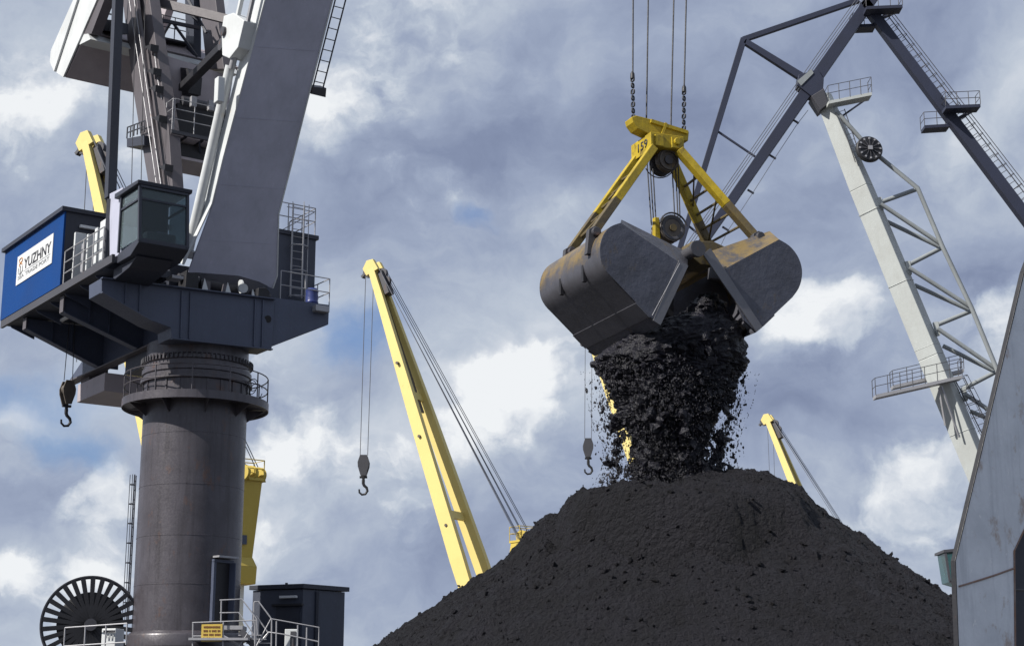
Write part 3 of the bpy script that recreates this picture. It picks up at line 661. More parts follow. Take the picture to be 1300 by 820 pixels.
    # ladder on the boom's far edge
    r0 = b0 + D * 5.4 + VV * 1.18; ladder(r0 + NB * -.1 + VV * .1, r0 + D * 9 + NB * -.1 + VV * .05, VV, .3, rt, 'darksteel', .018, .3)
    part('ladder_foot', MB().prism([r0 - VV * .1, r0 + VV * .35, r0 + VV * .3 + D * .25, r0 - VV * .1 + D * .2], NB * -.4), 'darksteel', rt)
    # luffing cylinder, its bracket and the strut to the mast
    bL = -.98
    q = lambda px, py: PB(px, py, bL)
    part('luffing_cylinder', MB().tube(q(238.5, 322), q(292.5, 84), .135, 24, .135), 'white', rt, smooth=True)
    part('cylinder_cap', MB().tube(q(238.8, 327), q(241, 318), .165, 24), 'steel', rt, smooth=True)
    part('cylinder_rod', MB().tube(q(294, 88), q(303, 50), .09, 18), 'steel', rt, smooth=True)
    br = [q(x, y) for x, y in ((290, 22), (302, 18), (316, 28), (308, 62), (297, 76), (288, 72), (287, 40))]
    part('cylinder_bracket', MB().prism([p - VV * .14 for p in br], VV * .4), 'white', rt, bevel=.02)
    part('pivot_pin', MB().tube(q(291, 42) - VV * .22, q(291, 42) + VV * .1, .13, 18), 'darksteel', rt, smooth=True)
    part('upper_rod', MB().beam(q(300, 40) - VV * .05, q(322, -60) - VV * .05, .1, .12), 'white', rt)
    part('upper_rod', MB().beam(q(312, 40) - VV * .0, q(334, -60) - VV * .0, .08, .12), 'steel', rt)
    part('push_rod', MB().beam(PB(232, 112, -.2), PB(286, 58, -.95), .26, .22), 'black', rt, bevel=.02)
    part('rod_recess', MB().prism([PB(x, y, -.05) for x, y in ((229, 86), (238, 87), (241, 96), (239, 118), (231, 121))], VV * .4), 'black', rt)
    part('push_rod_head', MB().tube(PB(286, 58, -.95) - VV * .15, PB(286, 58, -.95) + VV * .15, .17, 16), 'darksteel', rt, smooth=True)
    part('lamp_box', MB().obox(f(289, 118) + VV * -.2 - NB * .1, U * .12, VV * .1, Z * .35), 'white', rt, bevel=.02)

    # ---- mast (A-frame) behind the boom
    b_m = -1.0
    qm = lambda px, py, b=b_m: PB(px, py, b)
    l0 = [qm(190, 236), qm(220, 240), qm(200, 85), qm(192.5, -40), qm(182, -40), qm(180, 85)]
    m1 = part('mast_leg', MB().prism([qm(203, 240), qm(219, 240), qm(214, 165), qm(199, 65), qm(184, -40), qm(172, -40), qm(186, 120)], VV * .35), 'mast', rt, bevel=.015)
    m2 = part('mast_leg', MB().prism([qm(189, 236, -1.12), qm(203, 238, -1.12), qm(186, 120, -1.12), qm(172, -40, -1.12), qm(151, -40, -1.12), qm(170, 120, -1.12)], VV * .06), 'mast', rt)
    part('mast_flange', MB().beam(qm(205, 240, -1.2), qm(169, -40, -1.2), .08, .14), 'mast', rt)
    for py in (60, 90, 112, 150, 212):
        x = 171 + (py + 40) * .118; part('mast_bracket', MB().prism([qm(x, py, -1.25), qm(x + 9, py - 4, -1.25), qm(x + 8, py + 5, -1.25)], VV * .25), 'black', rt)
    part('mast_leg', MB().prism([PB(x, y, 1.2) for x, y in ((262, 88), (284, 88), (270, -30), (250, -30))], VV * .3), 'mast', rt, bevel=.015)
    part('mast_leg', MB().prism([PB(x, y, 1.1) for x, y in ((238, 118), (246, 118), (246, -30), (234, -30))], VV * .25), 'navydark', rt)
    part('mast_crosspiece', MB().beam(PB(170, -4, -.9), PB(300, 28, 1.0), .2, .26), 'mast', rt)
    part('mast_crosspiece', MB().beam(PB(190, 23, -.9), PB(252, 36, 1.0), .1, .1), 'navydark', rt)
    for (x0, y0), (x1, y1) in (((216, 30), (197, 62)), ((220, 30), (250, 72)), ((236, -6), (262, 42)), ((232, 8), (252, 30))):
        part('mast_brace', MB().beam(PB(x0, y0, .2), PB(x1, y1, .6), .07, .07), 'navydark', rt)
    part('mast_leg', MB().prism([PB(x, y, .9) for x, y in ((191, 44), (199, 48), (219, -10), (208, -10))], VV * .25), 'cwdark', rt)
    # tall dark post beside the cab
    part('tie_post', MB().beam(PB(140, 252, -3.0), PB(152, -60, -3.0), .24, .26, U), 'navydark', rt)
    part('tie_post_lit_edge', MB().beam(PB(136.6, 252, -3.02), PB(148.4, -60, -3.02), .03, .28, U), 'navy', rt)  # paler strip stands in for light on the post's left edge
    part('mast_panel', MB().prism([PA(x, y, -2.2) for x, y in ((188, 64), (205, 69), (250, 83), (296, 98), (288, 150), (272, 178), (215, 168), (200, 110))], U * -.05), 'cwdark', rt, bevel=.01)
    for x0, x1 in ((161, 199), (167.5, 204.5)): part('conduit', MB().tube(qm(x0, -20, -1.30), qm(x1, 236, -1.30), .013, 6), 'steel', rt)
    part('conduit', MB().path([qm(196, 66, -1.05), qm(200, 100, -1.05), qm(205, 126, -1.05)], .012, 6), 'steel', rt)
    # machinery platform half way up the mast
    pz = PB(213, 172, -.9).z; pa = Lc(PB(213, 172, -.9))[0]
    PP = lambda a, b, z=0: Wc(pa + a, b, pz + z)
    part('platform_floor', MB().obox(PP(-.3, .35, 0), U * .7, VV * 1.3, Z * .05), 'darksteel', rt)
    part('platform_floor', MB().obox(PP(-.5, .3, -.62), U * .6, VV * 1.25, Z * .04), 'cwdark', rt)
    for i in range(5): part('floor_plate', MB().obox(PP(-.3, -.75 + i * .52, -.06), U * .62, VV * .2, Z * .015), 'cwdark', rt)
    railing([PP(.4, -.9, .05), PP(.4, 1.6, .05)], .95, rt, 'steel', .7, .014, (1, .68, .36))
    railing([PP(-1.0, -.95, .05), PP(.4, -.95, .05)], .95, rt, 'steel', .5, .014, (1, .68, .36))
    for i in range(4): b = -.7 + i * .65; part('platform_brace', MB().beam(PP(.3, b, 0), PP(-.4, b + .4, -.6), .05, .05), 'navydark', rt)
    part('winch_house', MB().obox(PP(-.7, .5, .55), U * .45, VV * 1.05, Z * .62), 'black', rt, bevel=.02)
    part('winch_house', MB().obox(PP(-.5, .4, -.35), U * .45, VV * .9, Z * .22), 'black', rt, bevel=.02)
    part('winch_drum', MB().tube(PP(-.3, -.4, 1.25), PP(-.3, 1.2, 1.25), .16, 14), 'darksteel', rt, smooth=True)
    for i in range(3): part('floodlight', MB().obox(PP(.2, -.25 + i * .55, 1.1), U * .07, VV * .09, Z * .16), 'steel', rt, bevel=.02)
    part('support_post', MB().beam(PP(-.4, 1.0, -.6), PP(-.2, 1.0, -2.4), .2, .14), 'navydark', rt)
    side = [PB(x, y, -1.35) for x, y in ((161, 176), (161, 187), (183, 184), (183, 172))]
    part('side_platform', MB().prism(side, VV * .5), 'navydark', rt)
    railing([PB(161, 176, -1.3), PB(183, 168, -1.3)], .35, rt, 'navydark', .3, .02, (1, .5))
    # two thin ropes and the ropes beside the mast
    for x in (167, 179): part('pendant_rope', MB().tube(PB(x, 236, -2.0), PB(x + 6, -40, -2.0), .012, 5), 'rope', rt)
    # ---- counterweight and its lever
    bw = -2.4
    k = lambda px, py: PB(px, py, bw)
    prof = [k(82, 98.5), k(100.7, 57.5), k(112, 40), k(97, 24), k(73.4, 92.7)]
    cw = part('counterweight', MB().prism([p + VV * .03 for p in prof], VV * 5.0), 'cwdark', rt, bevel=.02)
    part('counterweight_side', MB().prism([k(82, 98.5), k(125, 0), k(137, -30), k(117, -30), k(103, 0), k(73.4, 92.7)], VV * -.05), 'white', rt)
    part('counterweight_side', MB().prism([k(73, 92), k(103, 0), k(112, -30), k(96, 5), k(91, 16), k(69, 66), k(68, 80)], VV * -.12), 'white', rt)
    part('counterweight_ledge', MB().prism([k(101, 57), k(115, 50), k(112, 43), k(98, 45)], VV * 4.9), 'white', rt)
    part('lever_web', MB().prism([k(100, 45), k(130, -30), k(144, -30), k(116, 43)], VV * .3), 'mast', rt)
    part('roof_hatch', MB().prism([PB(x, y, -1.9) for x, y in ((112, 38), (124, 24), (143, 26), (143, 40))], VV * .5), 'navydark', rt)
    ladder(PB(141, 30, -1.6), PB(146, -40, -1.6), VV, .28, rt, 'darksteel', .014, .22)
    ladder(PB(195, 45, .8), PB(201, -30, .8), VV, .28, rt, 'darksteel', .014, .22)
    railing([PB(116, 24, -2.0), PB(142, 30, -.8)], .6, rt, 'darksteel', .5, .016)
    railing([PB(190, 46, -.4), PB(236, 56, 1.2)], .8, rt, 'darksteel', .6, .016)
    part('catwalk', MB().beam(PB(192, 48, -.2), PB(238, 58, 1.2), .4, .06), 'darksteel', rt)
    # ---- rear right: dark house with caged ladder
    h0 = PA(353, 293, .6); h1 = PA(401, 305, .6)
    part('rear_house', MB().obox(Wc(-.3, 2.35, 14.75), U * .9, VV * .92, Z * 1.05), 'houseblue', rt, bevel=.015)
    part('rear_house_roof', MB().obox(Wc(-.3, 2.35, 15.82), U * .96, VV * .98, Z * .06), 'navydark', rt)
    railing([Wc(.55, 1.5, 15.88), Wc(.55, 3.25, 15.88), Wc(-1.1, 3.25, 15.88)], .85, rt, 'steel', .8, .016)
    ladder(Wc(.72, 2.62, 13.9), Wc(.72, 2.62, 16.7), VV, .36, rt, 'steel', .016, .22, cage=U, cstep=.75, cr=.24)
    part('lattice_guard', MB().tube(Wc(.6, 2.2, 15.9), Wc(.6, 3.2, 16.6), .014, 5).tube(Wc(.6, 2.3, 16.6), Wc(.6, 3.2, 16.6), .014, 5), 'steel', rt)
    railing([Wc(1.45, 1.75, 13.55), Wc(1.45, 3.3, 13.55), Wc(.0, 3.3, 13.55)], .85, rt, 'steel', .75, .016)
    part('barrel', MB().lathe([(.0, 0), (.17, 0), (.19, .06), (.17, .1), (.19, .2), (.17, .3), (.19, .4), (.15, .46), (0, .46)], Wc(1.25, 2.85, 13.62), n=20), 'barrel', rt, smooth=True)
    part('floodlight', MB().obox(Wc(1.62, 2.95, 13.42), U * .12, VV * .22, Z * .09), 'steel', rt, bevel=.02)
    # boom head with sheaves, far above the picture
    tip = b0 + D * far
    part('boom_head', MB().obox(tip + D * .4, D * .6, VV * .75, NB * .5), 'navy', rt, bevel=.03)
    return rt, tip + D * .7
crane_l, boom_tip = left_crane()

# hook hanging at the rear of the left crane
hk = PB(83, 540, -2.0); tp = Wc(Lc(hk)[0], -2.0, 13.6)
hook_block('hook_block', tp, hk, .16, .012, 'rusty hook block hanging under the platform of the dark column crane', 'crane hooks on ropes', .98, 'rope', VV, True, 'brownsteel')

# ------------------------------------------------------------------ cable reel, its guard rail and the box beside it
def cable_reel():
    c = at(114.5, 793, 44.2); ax = Vector((.30, -.95, 0)).normalized(); sd = ax.cross(Z)
    base = Vector((c.x, c.y, 4.0)); rt = empty('cable_reel', base, 'large black spoked cable reel at the foot of the column', 'cable reel')
    Rr = 1.25
    part('rim', MB().lathe([(Rr, -.07), (Rr + .035, -.07), (Rr + .035, .07), (Rr, .07), (Rr - .05, .03), (Rr - .05, -.03)], c, ax, 72, closed=True), 'darksteel', rt, smooth=True)
    part('drum', MB().lathe([(.05, -.16), (.82, -.16), (.86, -.1), (.86, .0), (.82, .03), (.05, .03)], c, ax, 56), 'black', rt, smooth=True)
    me = MB().hexa([(-.045, -.04, .12), (.045, -.04, .12), (.045, .05, .12), (-.045, .05, .12)], [(-.062, -.04, Rr - .02), (.062, -.04, Rr - .02), (.062, .05, Rr - .02), (-.062, .05, Rr - .02)]).mesh('spoke', Vector()); me.materials.append(MT['black'])
    for k in range(30):
        a = 2 * math.pi * k / 30; r = sd * math.sin(a) + Z * math.cos(a); x = r.cross(ax) * -1
        m = Matrix((tuple(x) + (0,), tuple(ax) + (0,), tuple(r) + (0,), (0, 0, 0, 1))).transposed()
        inst('spoke', me, Matrix.Translation(c + ax * .06) @ m, rt)
    part('hub', MB().tube(c - ax * .3, c + ax * .2, .16, 18), 'darksteel', rt, smooth=True)
    part('stand', MB().beam(c - ax * .25 - sd * .1, base - ax * .25 - sd * .5, .14).beam(c - ax * .25 + sd * .1, base - ax * .25 + sd * .5, .14), 'navydark', rt)
    return rt
cable_reel()
gr = empty('guard_rail', at(120, 850, 43), 'grey guard rail in front of the big cable reel', 'railing')
railing([at(81, 823, 43.2), at(160, 818, 42.2)], .53, gr, 'steel', .8, .018, (1, .12))
bxp = at(143, 812, 43.0)
bx_ = empty('junction_box', Vector((bxp.x, bxp.y, 4.0)), 'pale grey box with stencil marks between cable reel and column', 'box')
part('housing', MB().obox(bxp + Z * .02, (.19, -.05, 0), (.06, .22, 0), (0, 0, .26)), 'white', bx_, bevel=.015)
part('box_leg', MB().beam(Vector((bxp.x, bxp.y, 4.0)), bxp - Z * .25, .1), 'navydark', bx_)
part('stencil_mark', MB().obox(bxp + Vector((-.03, -.285, .2)), (.16, -.042, 0), (.001, .004, 0), (0, 0, .03)), 'ink', bx_)
for i in range(3): part('stencil_mark', MB().obox(bxp + Vector((-.1 + i * .09, -.262 - i * .024, .08)), (.02, -.006, 0), (.001, .004, 0), (0, 0, .05)), 'inkgrey', bx_)

# ------------------------------------------------------------------ dark electrical house right of the column
def elec_house():
    Yn = 47.0; cn = at(385, 742, Yn); zt = cn.z
    dl = Vector((-.93, .36, 0)).normalized(); dr = Vector((.68, .73, 0)).normalized()
    L1 = abs((at(321, 747, Yn + .5) - cn).x) / .93; L2 = abs((at(437, 752, Yn + 1) - cn).x) / .68
    z0 = 4.0; base = Vector((cn.x, cn.y, z0)); rt = empty('electrical_house', base, 'dark blue box house with flat overhanging roof beside the column', 'shed')
    q = lambda s, t, z: Vector((cn.x, cn.y, 0)) + dl * s + dr * t + Z * z
    part('wall', MB().prism([q(0, 0, z0), q(L1, 0, z0), q(L1, L2, z0), q(0, L2, z0)], Z * (zt - z0 - .12)), 'houseblue', rt)
    part('roof', MB().prism([q(-.07, -.07, zt - .1), q(L1 + .07, -.07, zt - .1), q(L1 + .07, L2 + .1, zt - .1), q(-.07, L2 + .1, zt - .1)], Z * .13), 'navydark', rt, bevel=.01)
    nl = dl.cross(Z); nl = nl if nl.y < 0 else -nl
    part('strip_lamp', MB().obox(q(.42, 0, zt - .33) + nl * .08, dl * .27, nl * .05, Z * .035), 'sign', rt, bevel=.01)
    part('door', MB().obox(q(.45, 0, z0 + .62) + nl * .012, dl * .38, nl * .02, Z * .62), 'navydark', rt)
    part('door_hood', MB().obox(q(.45, 0, zt - .55) + nl * .06, dl * .48, nl * .06, Z * .03), 'black', rt)
    nr = dr.cross(Z); nr = nr if nr.x > 0 else -nr
    part('downpipe', MB().beam(q(0, L2 * .32, zt - .15) + nr * .05, q(0, L2 * .32, z0) + nr * .05, .07), 'navydark', rt)
    part('roof_vent', MB().tube(q(.8, .3, zt), q(.8, .3, zt + .1), .04, 8), 'darksteel', rt)
elec_house()

# ------------------------------------------------------------------ access stairs and railings at the column foot
def stairs():
    Yb = 42.6; P0 = at(245, 815, Yb); rt = empty('access_stairs', Vector((P0.x + 1.5, Yb, 4.0)), 'grey steel stairs with tube handrails before the column door', 'stairs')
    A = lambda x, y, d=0.0: at(x, y, Yb + d)
    part('landing', MB().obox(A(282, 812, 0.5), (.75, 0, 0), (0, .6, 0), (0, 0, .03)), 'steel', rt)
    part('landing', MB().obox(A(291, 797, 0.9), (.4, 0, 0), (0, .35, 0), (0, 0, .05)), 'steel', rt)
    def rail(pts, posts, d=0.0, r=.019):
        o = part('handrail', MB().path([A(x, y, d) for x, y in pts], r, 6), 'steel', rt, smooth=True)
        for x, y0, y1 in posts: stick('handrail_post', A(x, y0, d), A(x - .6, y1, d), r, 'steel', o)
    rail([(244, 790), (325, 787), (301, 824)], [(245, 790, 826), (283.5, 788.5, 826), (324, 788, 826)])
    rail([(244, 807), (284, 806.5), (303, 817)], [])
    rail([(279, 761.5), (307, 760), (326, 785), (328, 826)], [(281, 761.5, 790)], .45)
    rail([(279, 777.5), (303, 777), (322, 805)], [], .45)
    rail([(322, 826), (344, 785), (405, 796), (404.5, 826)], [(345, 785, 826), (351, 788, 826), (378, 793, 826), (389.5, 796, 826)], .1)
    rail([(330, 815), (341, 802), (362, 805), (404, 814)], [], .1)
    rail([(322.5, 764), (328, 763), (344, 784)], [(322.5, 764, 790)], .5)
    rail([(325, 781), (341, 803), (335, 812)], [], .5)
    me = MB().obox((0, 0, 0), (.3, 0, 0), (0, .1, 0), (0, 0, .012)).mesh('stair_tread', Vector()); me.materials.append(MT['steel'])
    for i in range(5): inst('stair_tread', me, Matrix.Translation(A(318 + i * 5, 806 + i * 5, .4)), rt)
    part('stringer', MB().beam(A(306, 800, .3), A(340, 840, .3), .05, .16), 'darksteel', rt)
    part('stringer', MB().beam(A(284, 808, .2), A(312, 822, .2), .04, .08), 'steel', rt)
    # notice
    nb = empty('notice_board', A(267, 826, -.03), 'yellow notice board with brown lettering hung on the grey railing', 'sign')
    x0, x1, y0, y1 = 255, 282.5, 792, 814.5
    q = [A(255, 814, -.04), A(281.5, 813.5, -.04), A(282.5, 791.5, -.04), A(256, 792, -.04)]
    part('board', MB().prism(q, Vector((0, .02, 0))), 'brass', nb)
    w = q[1].x - q[0].x; hgt = q[3].z - q[0].z; o = Vector((q[0].x, q[0].y - .001, q[0].z))
    # the photograph shows four lines of brown capitals too small to read: worn blocks of letters
    for r_ in range(4):
        xx = .1
        while xx < .9 - (.25 if r_ == 3 else 0):
            lw = random.uniform(.045, .075)
            part('worn_letter', MB().obox(o + Vector((w * (xx + lw / 2), -.004, hgt * (.84 - r_ * .22))), (w * lw * .42, 0, 0), (0, .003, 0), (0, 0, hgt * random.uniform(.05, .065))), 'noteink', nb)
            xx += lw + random.choice((.015, .015, .02, .06))
    # pale cabinet behind the right railing
    cb = empty('electrical_cabinet', A(370, 826, .5), 'small pale cabinet behind the lower stair railing', 'cabinet')
    part('housing', MB().obox(A(370, 812, .5), (.16, 0, 0), (0, .12, 0), (0, 0, .27)), 'white', cb, bevel=.015)
    part('cabinet_door', MB().obox(A(372, 811, .36), (.07, 0, 0), (0, .01, 0), (0, 0, .2)), 'darksteel', cb)
stairs()

# ------------------------------------------------------------------ yellow deck cranes of the ship behind the pile
DV = Vector((-.786, .4533, 2.369)).normalized(); HD = Vector((-DV.x, -DV.y, 0)).normalized(); AX = Vector((-HD.y, HD.x, 0))
if AX.y < 0: AX = -AX
def deck_crane(tip, label):
    tip = V(tip); zf = 5.5; foot = tip + DV * ((zf - tip.z) / DV.z); Lb = (tip - foot).length
    rt = empty('deck_crane', Vector((foot.x, foot.y, 0)) + HD * 2.2, label, 'crane', 'yellow deck cranes behind the coal heap')
    nu = DV.cross(AX); nu = nu if nu.z > 0 else -nu            # upper side of the boom
    up = lambda s: foot + DV * s
    # two box girders that meet near the tip, far one = +AX
    for sgn in (-1, 1):
        mb = MB(); prev = None
        for s, off, dep, wd in ((0, 1.45, .70, .36), (Lb * .25, 1.28, .90, .38), (Lb * .6, .86, .76, .36), (Lb * .93, .42, .50, .30), (Lb, .36, .42, .28)):
            c = up(s) + AX * sgn * off
            qd = [c - AX * wd / 2 - nu * dep / 2, c + AX * wd / 2 - nu * dep / 2, c + AX * wd / 2 + nu * dep / 2, c - AX * wd / 2 + nu * dep / 2]
            if prev: mb.hexa(prev, qd)
            prev = qd
        gobj = part('boom_girder', mb, 'yellowpale', rt)
        gobj['label'] = 'nearer box girder of the boom' if sgn < 0 else 'farther box girder of the boom'
    for s, w in ((Lb * .36, 2.3), (Lb * .66, 1.5), (Lb * .12, 2.6)): part('cross_tie', MB().beam(up(s) - AX * w / 2 * .9, up(s) + AX * w / 2 * .9, .14, .5, DV), 'yellowpale', rt)
    part('boom_decking', MB().prism([up(Lb * .62) - AX * .4, up(Lb * .62) + AX * .4, up(Lb * .98) + AX * .25, up(Lb * .98) - AX * .25], nu * -.1), 'brownsteel', rt)
    for s in (.33, .55, .74): part('pin_lug', MB().tube(up(Lb * s) - AX * (1.56 - .95 * s), up(Lb * s) - AX * (1.74 - .95 * s), .09, 10), 'brownsteel', rt)
    # head
    hd = [tip - nu * .45 - DV * .3, tip - nu * .55 + DV * .25, tip - nu * .1 + DV * .62, tip + nu * .35 + DV * .5, tip + nu * .5 - DV * .3]
    part('boom_head', MB().prism([p - AX * .5 for p in hd], AX * .28), 'yellowpale', rt, bevel=.02)
    part('boom_head', MB().prism([p + AX * .22 for p in hd], AX * .28), 'yellowpale', rt, bevel=.02)
    for off, dd in ((-.5, .1), (.45, -.5), (.5, -1.1)):
        part('head_sheave', MB().lathe([(.08, -.1), (.34, -.1), (.29, 0), (.34, .1), (.08, .1)], tip + nu * off + DV * dd, AX, 18), 'darksteel', rt, smooth=True)
    part('head_horn', MB().beam(tip - nu * .5 + DV * .15, tip - nu * 1.0 + DV * .0, .3, .16), 'darksteel', rt)
    part('rope_guides', MB().obox(tip + nu * .45 - DV * 1.2, AX * .3, nu * .16, DV * .8), 'darksteel', rt)
    # house (mast) behind the boom foot
    hb = foot + HD * 3.4; ht = tip + HD * 11.5 - Z * 17.45; hz = ht.z
    RA, RB = Vector((.80, .60, 0)), Vector((-.60, .80, 0))
    mA = lambda p, w, d, z: [Vector((p.x, p.y, z)) + RA * sx * w / 2 + RB * sy * d / 2 for sx, sy in ((-1, -1), (1, -1), (1, 1), (-1, 1))]
    cxy = Vector((ht.x, ht.y, 0)) - HD * .85; z1 = hz - .15
    part('mast', MB().hexa(mA(cxy - HD * .5, 1.25, .9, z1 - 3.45), mA(cxy, 1.15, .8, z1)), 'yellow', rt, bevel=.02)
    part('mast_skirt', MB().hexa(mA(cxy - HD * .6, 1.6, 1.4, z1 - 4.5), mA(cxy - HD * .5, 1.55, 1.3, z1 - 3.75)).hexa(mA(cxy - HD * .5, 1.55, 1.3, z1 - 3.75), mA(cxy - HD * .48, 1.27, .92, z1 - 3.35)), 'yellow', rt, bevel=.02)
    part('pedestal', MB().obox(Vector((cxy.x, cxy.y, (z1 - 4.5) / 2)) - HD * .75, RA * .5, RB * .45, Z * (z1 - 4.5) / 2), 'white', rt)
    part('slew_deck', MB().obox(Vector((foot.x, foot.y, zf - .6)) + HD * 1.2, AX * 1.3, HD * 2.2, Z * .25), 'yellow', rt)
    for sgn in (-1, 1): part('foot_bearing', MB().prism([foot + AX * sgn * 1.0 - HD * .6 - Z * .7, foot + AX * sgn * 1.0 + HD * .6 - Z * .7, foot + AX * sgn * 1.0 + Z * .4], AX * .2 * sgn), 'yellow', rt)
    # top platform with rails and luffing sheaves
    tpz = Vector((cxy.x, cxy.y, z1))
    part('top_platform', MB().obox(tpz + Z * .05, RA * .62, RB * .5, Z * .06), 'yellow', rt)
    cs = [tpz + RA * sx * .6 + RB * sy * .48 + Z * .1 for sx, sy in ((-1, -1), (1, -1), (1, 1), (-1, 1))]
    railing(cs, .8, rt, 'yellow', .9, .025, closed=True)
    for sx in (-.55, 0.0, .55):
        part('luffing_sheave', MB().lathe([(.08, -.09), (.36, -.09), (.30, 0), (.36, .09), (.08, .09)], ht - HD * .6 + AX * sx - Z * -.15, AX, 18), 'yellow', rt, smooth=True)
        part('sheave_cheek', MB().prism([ht - HD * .85 + AX * (sx + .14) - Z * .15, ht - HD * .35 + AX * (sx + .14) - Z * .15, ht - HD * .5 + AX * (sx + .14) + Z * .25, ht - HD * .7 + AX * (sx + .14) + Z * .25], AX * .06), 'yellow', rt)
    # luffing ropes
    n = 0
    for i, sx in enumerate((-1.0, -.85, -.7, -.1, .05, .75, .95)):
        h0 = ht - HD * .6 + AX * sx - Z * .05; h1 = tip + nu * .55 - DV * (.3 + .25 * (i % 3)) + AX * sx * .45
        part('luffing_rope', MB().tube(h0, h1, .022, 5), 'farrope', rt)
    part('mast_plate', MB().obox(Vector((cxy.x, cxy.y, z1 - 2.6)) - RB * .44 - HD * .32 - RA * .1, RA * .27, RB * .02, Z * .2), 'navy', rt)
    return rt
TA = at(116, 184, 78)
tips = [TA, at(476, 343, 100), at(752, 431, 120), at(976, 534, 150)]
labs = ['yellow deck crane partly behind the dark column crane, its boom tip above the blue house',
        'yellow deck crane with twin girder boom rising left of the coal heap',
        'yellow deck crane almost hidden behind the grab and falling coal',
        'small far yellow deck crane peeking over the right shoulder of the heap']
yc0 = deck_crane(tips[0], labs[0])
for t, l in zip(tips[1:], labs[1:]):
    c = copy_tree(yc0); c.location = yc0.location + (V(t) - V(tips[0])); c['label'] = l
# their hooks
for i, (tp_, bot, lb) in enumerate(((tips[1], (460, 627), 'hook block on two ropes from the yellow boom left of the heap'),
                                 (tips[2], (743.5, 601), 'hook block hanging between the grab and the heap, just left of the falling coal'))):
    Y = tp_.y - .1; b = at(bot[0], bot[1], Y); b = Vector((tp_.x + DV.x * 0 + (at(456 if i == 0 else 731, 500, Y).x - at(465 if i == 0 else 738, 500, Y).x), Y, b.z))
    d = b.copy()
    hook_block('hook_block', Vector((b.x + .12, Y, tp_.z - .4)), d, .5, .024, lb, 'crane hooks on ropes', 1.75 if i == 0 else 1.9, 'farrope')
for i, (t, lb) in enumerate(((tips[0], 'pair of thin ropes hanging from the yellow boom tip behind the blue house'), (tips[3], 'pair of thin ropes hanging from the far small yellow boom'))):
    rr = empty('hoist_ropes', Vector((t.x, t.y - .1, 0)), lb, 'rope', 'hoist ropes without visible hooks')
    for s in (-1, 1): part('rope', MB().tube((t.x + .1 + s * .13, t.y - .1, 19.0 if i == 0 else 8.5), (t.x + .1 + s * .25, t.y - .1, t.z - .4), .022, 5), 'farrope', rr)

